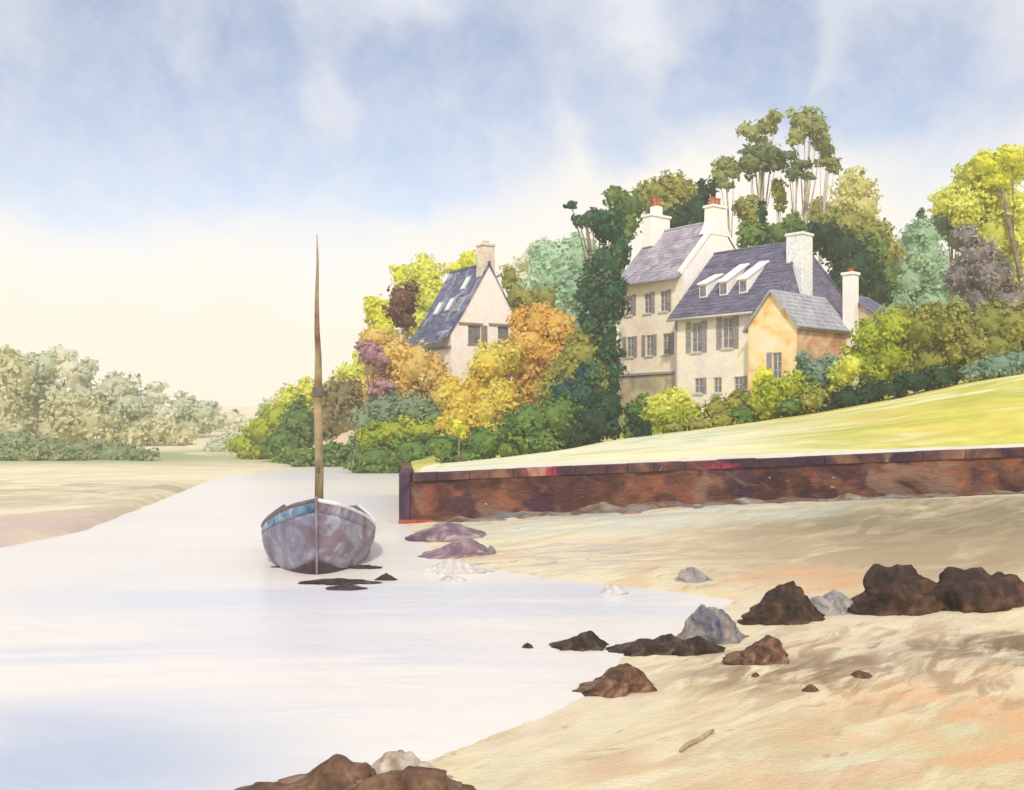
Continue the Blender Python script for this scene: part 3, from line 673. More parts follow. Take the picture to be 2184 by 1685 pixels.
def slope_roof(mb, x0, x1, prof, th=.14):
    """prof: list of (y,z) from front eave over the ridge to back eave; extruded from x0 to x1 with slate courses"""
    n = len(prof); vs = []
    for x in (x0, x1):
        vs += [(x, y, z) for y, z in prof]
        vs += [(x, y, z-th) for y, z in prof]
    m = 2*n; f = []
    for i in range(n-1):
        f.append((i, m+i, m+i+1, i+1)); f.append((n+i, n+i+1, m+n+i+1, m+n+i))
        f.append((i, i+1, n+i+1, n+i)); f.append((m+i, m+n+i, m+n+i+1, m+i+1))
    f.append((0, n, m+n, m)); f.append((n-1, m+n-1, m+2*n-1, 2*n-1))
    mb.add(vs, f)
def slates(mb, x0, x1, a, b, seed, dx=.42, dz=.3):
    """rows of slightly uneven slates laid on the slope from a (y,z) to b (y,z)"""
    r = random.Random(seed); a = Vector((0,*a)); b = Vector((0,*b)); d = b-a; Ls = d.length; d.normalize(); nrm = Vector((0,-d.z, d.y))
    if nrm.z < 0: nrm = -nrm
    k = 0; s = 0
    while s < Ls-.05:
        e = min(s+dz*1.1, Ls); x = x0-(k % 2)*dx/2
        while x < x1:
            xa, xb = max(x+.008, x0), min(x+dx-.008, x1)
            if xb-xa > .05:
                l = .012+r.uniform(0,.02); u = .006; q = s-r.uniform(0,.03)
                p = [Vector((xa,0,0))+a+d*q+nrm*l, Vector((xb,0,0))+a+d*q+nrm*l, Vector((xb,0,0))+a+d*e+nrm*u, Vector((xa,0,0))+a+d*e+nrm*u]
                p += [v-nrm*.02 for v in p[:2]]
                mb.add(p, [(0,1,2,3),(4,5,1,0)] )
            x += dx
        s += dz; k += 1
def chimney(parent, cx, cy, wx, wy, z0, z1, mat, pots=((0,),), pm='pot', pot_r=.12, pot_h=.5, cap=.08, taper=0, name='chimney'):
    mb = MB()
    if taper:
        zz = [z0, z0+(z1-z0)*.25, z0+(z1-z0)*.5, z1]; kk = [1+taper, 1+taper*.45, 1.08, 1]
        vs = []
        for z, k in zip(zz, kk): vs += [(cx-wx/2*1, cy-wy/2*k, z),(cx+wx/2*1, cy-wy/2*k, z),(cx+wx/2*1, cy+wy/2*k, z),(cx-wx/2*1, cy+wy/2*k, z)]
        f = [(4*i+j, 4*i+(j+1) % 4, 4*i+4+(j+1) % 4, 4*i+4+j) for i in range(3) for j in range(4)]+[(12,13,14,15)]
        mb.add(vs, f)
    else: mb.box(cx-wx/2, cx+wx/2, cy-wy/2, cy+wy/2, z0, z1)
    ch = mb.build(name, mat, parent, bevel=.03)
    mb = MB(); mb.box(cx-wx/2-cap, cx+wx/2+cap, cy-wy/2-cap, cy+wy/2+cap, z1+.002, z1+.16); mb.build('cap', mat, ch, bevel=.03)
    for ox, oy in pots:
        mb = MB(); n = 12
        mb.tube([(cx+ox, cy+oy, z1+.16), (cx+ox, cy+oy, z1+.16+pot_h*.8), (cx+ox, cy+oy, z1+.16+pot_h*.82), (cx+ox, cy+oy, z1+.16+pot_h)], [pot_r, pot_r*.85, pot_r*1.1, pot_r*1.05], n)
        mb.build('chimney_pot', M[pm], ch, smooth=False)
    return ch
def house_root(label, corner, eave, t, L, W):
    """near corner (world xy) is local (+L/2,-W/2)"""
    u = Vector((math.cos(t), -math.sin(t))); v = Vector((math.sin(t), math.cos(t)))
    c = Vector(corner)-u*L/2+v*W/2
    return c

# --- tall house
def tall_house():
    t = R(52); L, W = 5.3, 6.5; c = house_root('', (9.92,58), 0, t, L, W); zb = 2.6
    root = empty('house', (c.x, c.y, zb), -t)
    tag(root, 'tallest cream house, three storeys, pale slate roof with a chimney at each end', 'house')
    H = 11.8-zb; RZ = 15.15-zb; x0, x1, y0, y1 = -L/2, L/2, -W/2, W/2
    rows = []
    for z0, z1 in ((9.72-zb, 10.95-zb), (7.15-zb, 8.4-zb)):
        for k, fx in enumerate((.17, .47, .72) if z0 > 5.5 else (.19, .50, .76)):
            rows.append((L*fx-.30, L*fx+.30, z0, z1))
    mb = MB(); wall_panel(mb, (x0,y0,0), (1,0,0), L, H, rows, (0,-1,0))
    mb.add([(x1,y0,0),(x1,y1,0),(x1,y1,H),(x1,0,RZ),(x1,y0,H)], [(0,1,2,3,4)]); 
    mb.add([(x0,y0,0),(x0,y1,0),(x0,y1,H),(x0,0,RZ),(x0,y0,H)], [(4,3,2,1,0)])
    mb.add([(x0,y1,0),(x1,y1,0),(x1,y1,H),(x0,y1,H)], [(3,2,1,0)])
    wl = mb.build('wall', M['cream'], root)
    mb = MB(); mb.add([(x1+.02,y0,H-2.6),(x1+.02,y1,H-2.6),(x1+.02,y1,H-.02),(x1+.02,0,RZ-.02),(x1+.02,y0,H-.02)], [(0,1,2,3,4)]); 
    mb.add([(x1+.02,y0,H-2.6),(x1+.02,y1,H-2.6),(x1,y1,H-2.6),(x1,y0,H-2.6)], [(0,1,2,3)])
    mb.build('limewashed_gable', M['white'], root)
    for i, h in enumerate(rows):
        window(root, (x0,y0,0), (1,0,0), (0,-1,0), h, shut=(i in (0,3,4), True))
    sl = (RZ-H)/(W/2); ov = .35
    pr = [(y0-ov-.12, H-ov*sl*.55), (y0+.3, H+.3*sl+.1), (0, RZ+.14), (y1-.3, H+.3*sl+.1), (y1+ov, H-ov*sl*.55)]
    mb = MB(); slope_roof(mb, x0-.2, x1-.05, pr); 
    slates(mb, x0-.2, x1-.05, pr[0], pr[1], 1); slates(mb, x0-.2, x1-.05, pr[1], pr[2], 2)
    rf = mb.build('roof', M['paleslate'], root)
    mb = MB(); mb.tube([(x0-.2,0,RZ+.17),(x1-.05,0,RZ+.17)], [.09,.09], 8); mb.build('ridge_tiles', M['greyslate'], rf, smooth=True)
    mb = MB(); mb.tube([(x0-.2,y0-.5,H-.28),(x1,y0-.5,H-.28)], [.07,.07], 8); mb.build('gutter', M['gutter'], root, smooth=True)
    mb = MB()     # raised gable coping on the right
    for a, b in (((y0-.1,H-.05),(0,RZ+.1)), ((y1+.1,H-.05),(0,RZ+.1))):
        mb.add([(x1-.28,a[0],a[1]),(x1+.06,a[0],a[1]),(x1+.06,b[0],b[1]),(x1-.28,b[0],b[1]),(x1-.28,a[0],a[1]+.25),(x1+.06,a[0],a[1]+.25),(x1+.06,b[0],b[1]+.25),(x1-.28,b[0],b[1]+.25)],
               [(0,1,5,4),(1,2,6,5),(2,3,7,6),(3,0,4,7),(4,5,6,7)])
    mb.build('gable_coping', M['white'], root)
    a = chimney(root, x0+.45, -.35, .8, 1.7, RZ-.9, 16.15-zb, M['white'], pots=())
    mb = MB(); mb.box(x0+.15,x0+.72,-.62,-.05,16.33-zb,16.9-zb); s = mb.build('upper_stack', M['white'], a, bevel=.03)
    for oy in (-.5,-.17):
        mb = MB(); mb.tube([(x0+.43,oy,16.9-zb),(x0+.43,oy,17.45-zb),(x0+.43,oy,17.5-zb)], [.12,.10,.13], 10); mb.build('chimney_pot', M['pot'], a)
    chimney(root, x1-.30, 0, .7, 1.15, RZ-.75, 16.05-zb, M['white'], pots=((0,-.33),(0,0),(0,.33)), taper=.9, pot_h=.5, pot_r=.11)
    # plinth storey and arched shed wall at the foot
    mb = MB(); mb.box(x0-.06, x1+.2, y0-.22, y0-.004, 0, 5.95-zb); mb.build('plinth', M['plinth'], root, bevel=.04)
    mb = MB(); mb.box(x0-.1, x1+.25, y0-.34, y0-.002, 5.96-zb, 6.12-zb); mb.build('string_course', M['gutter'], root, bevel=.03)
tall_house()

# --- middle house with slate roof, dormers and orange wing
def middle_house():
    t = R(48); L, W = 6.5, 8.0; c = house_root('', (13.67,52), 0, t, L, W); zb = 2.4
    root = empty('house', (c.x, c.y, zb), -t)
    tag(root, 'house with dark slate roof, three pale dormers, wide white chimney and small orange gabled wing', 'house')
    H = 9.3-zb; RZ = 13.1-zb; x0, x1, y0, y1 = -L/2, L/2, -W/2, W/2
    holes = [(1.15,1.85,7.05-zb,8.75-zb),(3.25,3.95,7.15-zb,8.85-zb)]+[(q,q+.55,4.75-zb,5.6-zb) for q in (1.35,2.65,4.0)]
    mb = MB(); wall_panel(mb, (x0,y0,0), (1,0,0), L, H, holes, (0,-1,0))
    hip = .9
    mb.add([(x1,y0,0),(x1,y1,0),(x1,y1,H),(x1,y0,H)], [(0,1,2,3)])
    mb.add([(x0,y0,0),(x0,y1,0),(x0,y1,H),(x0,0,RZ),(x0,y0,H)], [(4,3,2,1,0)]); mb.add([(x0,y1,0),(x1,y1,0),(x1,y1,H),(x0,y1,H)], [(3,2,1,0)])
    mb.build('wall', M['greystone'], root)
    for i, h in enumerate(holes):
        window(root, (x0,y0,0), (1,0,0), (0,-1,0), h, shut=(True, True) if i < 2 else (False, i != 3), bars=1, trans=2 if i < 2 else 1)
    ov = .4; sl = (RZ-H)/(W/2)
    e = H-ov*sl+.12
    mb = MB()
    A=(x0-.25,y0-ov,e); B=(x1+.3,y0-ov,e); C_=(x1+.3,y1+ov,e); D=(x0-.25,y1+ov,e); R0=(x0-.25,0,RZ+.12); R1=(x1-hip,0,RZ+.12)
    dn = lambda p: (p[0],p[1],p[2]-.14)
    mb.add([A,B,C_,D,R0,R1]+[dn(p) for p in (A,B,C_,D,R0,R1)], [(0,1,5,4),(1,2,5),(2,3,4,5),(0,4,10,6),(4,3,9,10),(0,6,7,1),(1,7,8,2),(2,8,9,3)])
    # slate courses: front slope clipped to the hip line
    r = random.Random(4); a = Vector(A); d = Vector((0,0-(y0-ov),RZ+.12-e)); Ls = d.length; d.normalize(); nrm = Vector((0,-d.z,d.y)); s = 0; k = 0
    while s < Ls-.1:
        xm = x1+.3-(hip+.3)*s/Ls; x = x0-.25-(k % 2)*.2; ee = min(s+.33, Ls)
        while x < xm:
            xa, xb = max(x+.008,x0-.25), min(x+.4,xm-.03)
            if xb-xa > .06:
                q = s-r.uniform(0,.03); l = .012+r.uniform(0,.022); o_ = Vector((0,a.y,a.z))
                p = [Vector((xa,0,0))+o_+d*q+nrm*l, Vector((xb,0,0))+o_+d*q+nrm*l, Vector((xb,0,0))+o_+d*ee+nrm*.006, Vector((xa,0,0))+o_+d*ee+nrm*.006]
                p += [v-nrm*.02 for v in p[:2]]
                mb.add(p, [(0,1,2,3),(4,5,1,0)])
            x += .41
        s += .3; k += 1
    rf = mb.build('roof', M['slate'], root)
    mb = MB(); mb.tube([R0,R1],[.09,.09],8); mb.tube([R1,B],[.08,.08],8); mb.tube([R1,C_],[.08,.08],8); mb.build('ridge_tiles', M['slate'], rf, smooth=True)
    mb = MB(); mb.tube([(x0-.25,y0-ov-.05,e-.12),(x1-1.0,y0-ov-.05,e-.12)], [.075,.075], 8); mb.build('gutter', M['frame'], root, smooth=True)
    mb = MB(); mb.tube([(x0+.1,y0-.08,0),(x0+.1,y0-.08,e-.2)], [.05,.05], 8); mb.build('drainpipe', M['gutter'], root, smooth=True)
    # dormers: small glazed front under a long pale roof running up the slope
    for k, fx in enumerate((1.35, 2.75, 4.05)):
        xc = x0+fx; yf = y0+.8; zf = H+.8*sl+.1; hw = .27; hh = .78; zt = zf+hh; run = 2.0 if k else 1.5
        yb = yf+run; zb_ = zf+run*sl
        mb = MB()
        mb.add([(xc-hw,yf,zf-.1),(xc+hw,yf,zf-.1),(xc+hw,yf,zt),(xc-hw,yf,zt),(xc-hw,yb,zb_),(xc+hw,yb,zb_)],
               [(0,1,2,3),(0,3,4),(1,5,2)])
        dm = mb.build('dormer', M['white'], root)
        w_ = hw+.07
        mb = MB(); mb.add([(xc-w_,yf-.12,zt-.02),(xc+w_,yf-.12,zt-.02),(xc+w_,yb,zb_+.02),(xc-w_,yb,zb_+.02),(xc-w_,yf-.12,zt+.06),(xc+w_,yf-.12,zt+.06),(xc+w_,yb,zb_+.10),(xc-w_,yb,zb_+.10)],
               [(0,1,5,4),(1,2,6,5),(2,3,7,6),(3,0,4,7),(4,5,6,7)])
        mb.build('dormer_roof', M['white'], dm)
        mb = MB(); mb.box(xc-hw+.07,xc+hw-.07,yf-.03,yf-.004,zf+.12,zt-.1); mb.build('pane', M['glass'], dm)
    # white chimney
    chimney(root, x1-.35, -1.0, 1.0, 1.05, H+.5, 13.25-zb, M['coolchim'], pots=(), cap=.06)
    # orange gabled wing (local offset from main near corner: u +1.92, v -.855)
    gx1 = x1+1.92; gx0 = gx1-2.9; gy0 = y0-.855; gy1 = gy0+5; h2 = 8.1-zb; rz2 = 9.85-zb; gm = (gx0+gx1)/2
    mb = MB(); hs = [(1.45,2.0,5.35-zb,6.7-zb)]
    wall_panel(mb, (gx0,gy0,0), (1,0,0), 2.9, h2, hs, (0,-1,0)); mb.add([(gx0,gy0,h2),(gx1,gy0,h2),(gm,gy0,rz2)], [(0,1,2)])
    mb.add([(gx0,gy1,0),(gx0,gy0,0),(gx0,gy0,h2),(gx0,gy1,h2)], [(0,1,2,3)])
    mb.build('wing_gable_wall', M['orange'], root)
    window(root, (gx0,gy0,0), (1,0,0), (0,-1,0), hs[0], shut=(True, False), bars=1)
    mb = MB(); mb.add([(gx1,gy0,0),(gx1,gy1,0),(gx1,gy1,h2),(gx1,gy0,h2),(gm,gy1,rz2),(gx0,gy1,h2),(gx0,gy1,0)], [(0,1,2,3),(1,6,5,4,2)])
    mb.build('wing_side_wall', M['terracotta'], root)
    mb = MB(); s2 = (rz2-h2)/1.45
    for s in (-1,1):
        ex = gm+s*(1.45+.22); ez = h2-.22*s2+.1
        vs = [(ex,gy0-.22,ez),(gm,gy0-.22,rz2+.1),(gm,gy1+.1,rz2+.1),(ex,gy1+.1,ez)]; vs += [(a,b,c_-.12) for a,b,c_ in vs]
        f = [(0,3,2,1),(4,5,6,7),(0,1,5,4),(0,4,7,3),(2,3,7,6)]
        mb.add(vs, f if s > 0 else [tuple(reversed(q)) for q in f])
        r = random.Random(8+s)
        dd = Vector((gm-ex,0,rz2+.1-ez)); Ls = dd.length; dd.normalize(); nn = Vector((-dd.z*(1 if dd.x > 0 else -1),0,abs(dd.x)));
        q = 0; k = 0
        while q < Ls-.1:
            y = gy0-.22-(k % 2)*.2
            while y < gy1+.1:
                ya, yb_ = max(y+.008,gy0-.22), min(y+.4,gy1+.1)
                if yb_-ya > .05:
                    l = .012+r.uniform(0,.02); o_ = Vector((ex,0,ez))
                    p = [o_+dd*q+nn*l+Vector((0,ya,0)), o_+dd*q+nn*l+Vector((0,yb_,0)), o_+dd*min(q+.32,Ls)+nn*.006+Vector((0,yb_,0)), o_+dd*min(q+.32,Ls)+nn*.006+Vector((0,ya,0))]
                    mb.add(p, [(0,1,2,3)])
                y += .41
            q += .3; k += 1
    mb.build('wing_roof', M['greyslate'], root)
    mb = MB(); mb.tube([(gx1+.26,gy0-.2,h2-.16),(gx1+.26,gy1,h2-.16)],[.06,.06],8); mb.build('gutter', M['gutter'], root, smooth=True)
    chimney(root, gx1+.05, gy1+.12, .62, .62, 0, 11.0-zb, M['white'], pots=((0,0),), pot_h=.22, pot_r=.16, cap=.07)
    # low ochre lean-to on the far right
    ax0, ax1, ay0, ay1 = gx1-.5, gx1+2.2, gy1+.45, gy1+3.0
    mb = MB(); za, zc = 10.0-zb, 8.2-zb
    mb.add([(ax0,ay0,0),(ax1,ay0,0),(ax1,ay0,zc),(ax0,ay0,za),(ax0,ay1,0),(ax1,ay1,0),(ax1,ay1,zc),(ax0,ay1,za)], [(0,1,2,3),(1,5,6,2),(5,4,7,6),(4,0,3,7)])
    mb.build('lean_to_wall', M['ochrewall'], root)
    mb = MB(); mb.add([(ax0,ay0-.15,za+.01),(ax1+.2,ay0-.15,zc-.12),(ax1+.2,ay1+.1,zc-.12),(ax0,ay1+.1,za+.01),(ax0,ay0-.15,za+.13),(ax1+.2,ay0-.15,zc),(ax1+.2,ay1+.1,zc),(ax0,ay1+.1,za+.13)],
        [(0,1,5,4),(1,2,6,5),(2,3,7,6),(3,0,4,7),(4,5,6,7)]); mb.build('lean_to_roof', M['slate'], root)
middle_house()

# --- left cottage
def cottage():
    t = R(58); L, W = 5.5, 6.0; c = house_root('', (-4.17,68), 0, t, L, W); zb = 3.6
    root = empty('house', (c.x, c.y, zb), -t)
    tag(root, 'lone pale pink cottage with steep blue slate roof among autumn bushes', 'house')
    H = 9.18-zb; RZ = 14.1-zb; x0, x1, y0, y1 = -L/2, L/2, -W/2, W/2
    hs = [(1.35,2.35,8.55-zb,9.85-zb),(3.75,4.65,8.75-zb,9.9-zb)]
    Hw = H+.0
    mb = MB()
    wall_panel(mb, (x0,y0,0), (1,0,0), L, H, [], (0,-1,0))
    # gable end facing right: rectangular band with windows up to 10.0, sloping sides
    def yy(z): return y0+(z-H)/(RZ-H)*(W/2)
    wall_panel(mb, (x1,y0,0), (0,1,0), W, H-.9, [], (1,0,0))
    hz0, hz1 = H-.9, 10.05-zb
    ya = yy(hz1)
    for h in ():
        pass
    # middle band split into strips so that the openings stay open
    a_, b_ = hs
    inner0 = y0+.95; inner1 = y1-.95
    wall_panel(mb, (x1,inner0,hz0), (0,1,0), inner1-inner0, hz1-hz0, [(a_[0]-.95,a_[1]-.95,a_[2]-hz0,a_[3]-hz0),(b_[0]-.95,b_[1]-.95,b_[2]-hz0,b_[3]-hz0)], (1,0,0))
    for s in (-1, 1):
        e = [(x1, s*-(inner0), hz0)]
        p = [(x1,s*inner1,hz0),(x1,s*y1,hz0),(x1,s*y1,H),(x1,s*(-ya),hz1),(x1,s*inner1,hz1)]
        mb.add(p, [(0,1,2,3,4)] if s > 0 else [(4,3,2,1,0)])
    mb.add([(x1,ya,hz1),(x1,-ya,hz1),(x1,0,RZ)], [(0,1,2)])
    mb.add([(x0,y0,0),(x0,y1,0),(x0,y1,H),(x0,0,RZ),(x0,y0,H)], [(4,3,2,1,0)]); mb.add([(x0,y1,0),(x1,y1,0),(x1,y1,H),(x0,y1,H)], [(3,2,1,0)])
    mb.build('wall', M['pink'], root)
    for i, h in enumerate(hs):
        window(root, (x1,y0,0), (0,1,0), (1,0,0), h, shut=(False, i == 0), fm=M['brownframe'], sm=M['brownframe'], bars=1, trans=1, lintel=.75)
    sl = (RZ-H)/(W/2)
    pr = [(y0-.75, H-.35), (y0-.1, H+.15), (y0+.9, H+.9*sl+.12), (0, RZ+.16), (y1+.3, H-.3*sl+.14)]
    mb = MB(); slope_roof(mb, x0-.2, x1+.12, pr)
    for i in range(3): slates(mb, x0-.2, x1+.12, pr[i], pr[i+1], i+20)
    rf = mb.build('roof', M['blueslate'], root)
    mb = MB(); mb.tube([(x0-.2,0,RZ+.2),(x1+.12,0,RZ+.2)],[.1,.1],8); mb.build('ridge_tiles', M['blueslate'], rf, smooth=True)
    mb = MB(); mb.box(x0-.2,x1+.12,y0-.80,y0-.755,H-.62,H-.37); mb.build('eaves_board', M['bluegutter'], root)
    mb = MB(); mb.box(x0-.1,x1+.05,y0-.26,y0-.004,H-.98,H-.82); mb.build('eaves_board', M['bluegutter'], root)
    # rooflights
    p2, p3 = Vector((0,*pr[2])), Vector((0,*pr[3])); d = (p3-p2).normalized(); nrm = Vector((0,-d.z,d.y))
    for k, (fx, s0) in enumerate(((1.0,.1),(2.6,.25),(4.1,.1),(3.3,2.0))):
        def bb(mb, xa, xb, sa, sb, n0, n1):
            vs = [Vector((x,0,0))+p2+d*s+nrm*n for n in (n0,n1) for s in (sa,sb) for x in (xa,xb)]
            mb.add(vs, [(0,2,3,1),(4,5,7,6),(0,1,5,4),(2,6,7,3),(0,4,6,2),(1,3,7,5)])
        xa = x0+fx; mb = MB()
        bb(mb, xa, xa+.75, s0, s0+1.15, .0, .09); fr = mb.build('rooflight', M['greyslate'], root)
        mb = MB(); bb(mb, xa+.09, xa+.66, s0+.1, s0+1.05, .091, .10); mb.build('pane', M['coolchim'] if k != 2 else M['glass'], fr)
    chimney(root, x1-.42, 0, .8, .95, RZ-.9, 15.45-zb, M['stonechim'], pots=((0,0),), pm='stonechim', pot_h=.25, pot_r=.22, cap=.09, taper=.25)
cottage()

# ------------------------------------------------------------------ trees and bushes
def leaves(lobes, leaf, dens, seed, core=True, spread=1.0, aspect=1.5):
    """leaf dabs spread through clumps of each lobe. lobes: (centre, (rx,ry,rz))"""
    r = np.random.default_rng(seed)
    V = []; Fc = []; NR = []; T = []; nv = 0
    polyt = np.array([(0,-1,0),(.55,-.35,.08),(.5,.4,.08),(0,1,0),(-.5,.4,-.06),(-.55,-.35,-.06)])
    for (c, rad) in lobes:
        c = np.array(c); rad = np.array(rad)
        area = 4*math.pi*((rad[0]*rad[1]+rad[0]*rad[2]+rad[1]*rad[2])/3)
        ncl = int(np.clip(area/(leaf*leaf*22), 10, 70))
        nlt = int(area/(leaf*leaf)*dens)
        per = max(6, nlt//ncl)
        for _ in range(ncl):
            d = r.normal(size=3); d /= np.linalg.norm(d)
            if d[1] > .75: continue   # nothing sees the very back of a clump pressed against others
            cr = r.uniform(.26, .46)*spread
            cc = c+d*rad*r.uniform(.68, .95); ct = r.uniform()
            dd = r.normal(size=(per,3)); dd /= np.linalg.norm(dd, axis=1)[:,None]
            pos = cc+dd*rad.mean()*cr*r.uniform(.45, 1.15, size=(per,1))*np.array([1.1,1.0,.85])
            ns = per//3     # leaves loose over the whole lobe
            if ns and core:
                d2 = r.normal(size=(ns,3)); d2 /= np.linalg.norm(d2, axis=1)[:,None]
                pos[:ns] = c+d2*rad*r.uniform(.72, .98, size=(ns,1)); dd[:ns] = d2
            nr = dd*.6+d*.45+np.array([0,-.1,.25]); nr /= np.linalg.norm(nr, axis=1)[:,None]
            face = nr*.9+r.normal(size=(per,3))*.45; face /= np.linalg.norm(face, axis=1)[:,None]
            tg = np.cross(face, r.normal(size=(per,3))); tg /= np.linalg.norm(tg, axis=1)[:,None]
            bt = np.cross(tg, face)
            s = leaf*r.uniform(.45, 1.05, size=(per,1))
            vv = (pos[:,None,:] + polyt[None,:,0,None]*(bt*s/aspect)[:,None,:] + polyt[None,:,1,None]*(tg*s*.62)[:,None,:] + polyt[None,:,2,None]*(face*s)[:,None,:])
            V.append(vv.reshape(-1,3)); n = per*6
            Fc.append((np.arange(n)+nv).reshape(per,6)); nv += n
            NR.append(np.repeat(nr, 6, axis=0)); T.append(np.repeat(np.clip(ct*.75+r.uniform(-.15,.4,per), 0, 1), 6))
    V = np.concatenate(V); NR = np.concatenate(NR); T = np.concatenate(T); faces = np.concatenate(Fc).tolist()
    if core:
        import bmesh
        for k, (c, rad) in enumerate(lobes):
            bm = bmesh.new(); bmesh.ops.create_icosphere(bm, subdivisions=3, radius=1)
            vs = np.array([v.co[:] for v in bm.verts]); fs = [[v.index+nv for v in f.verts] for f in bm.faces]; bm.free()
            kk = np.array([.68+.22*noise.noise(Vector(v)*1.9+Vector((seed+k,0,0)))+.07*noise.noise(Vector(v)*5+Vector((seed,k,0))) for v in vs])[:,None]
            V = np.concatenate([V, np.array(c)+vs*kk*np.array(rad)]); NR = np.concatenate([NR, vs])
            T = np.concatenate([T, np.array([.45+.4*noise.noise(Vector(v)*2.5+Vector((seed,k,3))) for v in vs])]); faces += fs; nv += len(vs)
    return V, faces, NR, T
def leaf_object(name, data, mat, parent, loc):
    V, faces, NR, T = data
    me = bpy.data.meshes.new(name); me.from_pydata((V-np.array(loc)).tolist(), [], faces)
    at = me.attributes.new('tint', 'FLOAT', 'POINT'); at.data.foreach_set('value', T.astype(np.float32))
    me.update(); me.polygons.foreach_set('use_smooth', [True]*len(me.polygons))
    me.normals_split_custom_set_from_vertices(NR.tolist())
    me.materials.append(mat)
    o = bpy.data.objects.new(name, me); COL.objects.link(o); o.parent = parent
    return o
_seed = [100]
def plant(kind, pal, d, lobes, label, trunk_px=None, leafpx=7.5, dens=2.3, group=None, bark='bark', core=True, trunk_r=None, gz=None, depth=.8, limbs=True):
    """lobes: list of (px, py, rx_px, ry_px[, dd]) read off the picture at distance d"""
    _seed[0] += 1; sd = _seed[0]; rr = random.Random(sd)
    L3 = []
    for lb in lobes:
        dd = d+(lb[4] if len(lb) > 4 else rr.uniform(-.4,.4)); k = dd/F
        rx, rz = lb[2]*k*1.06, lb[3]*k*1.04
        L3.append((P(lb[0], lb[1], dd), (rx, max((rx+rz)/2*depth, .3), rz)))
    if 'bush' in kind:
        low = []
        for c_, r_ in L3:
            gz_ = ground(c_.x, c_.y)
            if c_.z-r_[2] > gz_+.25 and not any(abs(o[0].x-c_.x) < r_[0]*.7 and o[0].z < c_.z-.3 for o in L3+low):
                zz = c_.z-r_[2]*.9
                while zz > gz_:
                    low.append((Vector((c_.x+rr.uniform(-.15,.15), c_.y+.1, zz)), (r_[0]*.85, r_[1], max(r_[2]*.7,.3)))); zz -= r_[2]*.9
        L3 += low[:14]
    if trunk_px is None: trunk_px = sum(l[0] for l in lobes)/len(lobes)
    bx = P(trunk_px, 900, d); z = ground(bx.x, bx.y) if gz is None else gz
    base = Vector((bx.x, bx.y, z-.15))
    root = empty(kind, base); tag(root, label, 'tree' if 'tree' in kind or 'pine' in kind or 'conifer' in kind else 'bush', group)
    leaf = leafpx*d/F*1.4
    leaf_object('crown' if 'bush' not in kind and 'shrub' not in kind else 'foliage', leaves(L3, leaf, dens, sd, core), fol(pal), root, base)
    # trunk and limbs
    top = max(L3, key=lambda l: l[0].z)[0]; tr = trunk_r or max(.06, (top.z-z)*.018)
    mb = MB(); c = sum((l[0] for l in L3), Vector())/len(L3); c = Vector((c.x, c.y, max(c.z, z+.4)))
    lo = min(L3, key=lambda l: l[0].z)[0]
    fork = base.lerp(c, .55) if c.z > z+1 else base.lerp(c, .8)
    mid = base.lerp(fork, .5)+Vector((rr.uniform(-.1,.1)*tr*6, 0, 0))
    mb.tube([base-base, mid-base, fork-base, c-base], [tr*1.25, tr, tr*.8, tr*.35], 8)
    if limbs:
        for l in L3:
            q = l[0]; m_ = fork.lerp(q, .5)+Vector((rr.uniform(-.2,.2), 0, rr.uniform(0,.3)))*tr*3
            mb.tube([fork-base, m_-base, q-base], [tr*.42, tr*.26, tr*.10], 6)
    mb.build('trunk' if 'bush' not in kind and 'shrub' not in kind else 'stem', M[bark], root, smooth=True)
    return root

# -- behind the cottage
plant('tree', 'yellowgreen', 82, [(905,590,45,50),(925,640,40,50),(870,640,40,55),(900,690,50,50)], 'bright yellow-green tree behind the cottage roof on the left')
plant('tree', 'yellow', 84, [(855,588,22,26),(868,615,22,25)], 'small sulphur yellow treetop poking out left of the yellow-green tree')
plant('tree', 'yellow', 80, [(805,665,30,34),(790,650,18,20),(820,700,30,35)], 'pale yellow round tree left of the maroon tree')
plant('tree', 'yellow', 83, [(1000,556,30,20),(1020,575,25,25),(975,572,22,16)], 'yellow treetop showing above the cottage ridge beside its chimney')
plant('tree', 'olive', 76, [(1088,590,20,28),(1100,640,26,45),(1115,700,34,50),(1140,640,22,30)], 'olive green tree against the right side of the cottage chimney')
plant('tree', 'mint', 88, [(1195,560,60,50),(1165,600,50,50),(1215,640,50,60),(1160,540,34,30),(1240,530,40,35),(1190,700,50,60)], 'pale mint green tree between the cottage and the tall house')
plant('tree', 'olive', 73, [(1150,690,36,40),(1120,650,30,40),(1165,640,26,34)], 'yellowish olive tree behind the orange autumn bush')
plant('tree', 'farpale', 96, [(1130,560,36,24),(1155,525,26,20),(1130,610,40,50)], 'faint whitish green treetop beside the cottage')
# -- left of the cottage
plant('tree', 'maroon', 69, [(862,640,34,34),(850,670,28,30),(880,612,16,14),(868,684,20,18)], 'brown and maroon leaved tree at the left corner of the cottage roof', bark='bark')
plant('bush', 'ochre', 66.5, [(830,760,50,50),(880,780,60,55),(920,800,45,50),(800,720,34,24),(850,830,60,40),(940,850,40,40)], 'pale ochre bush below the left eaves of the cottage')
plant('flowering_shrub', 'mauve', 65.3, [(790,752,28,28),(812,770,16,18),(776,738,14,14)], 'mauve flowering bush, higher of the two purple ones')
plant('flowering_shrub', 'mauve', 65.2, [(822,822,24,16),(805,836,22,16)], 'dark mauve bush, lower of the two purple ones')
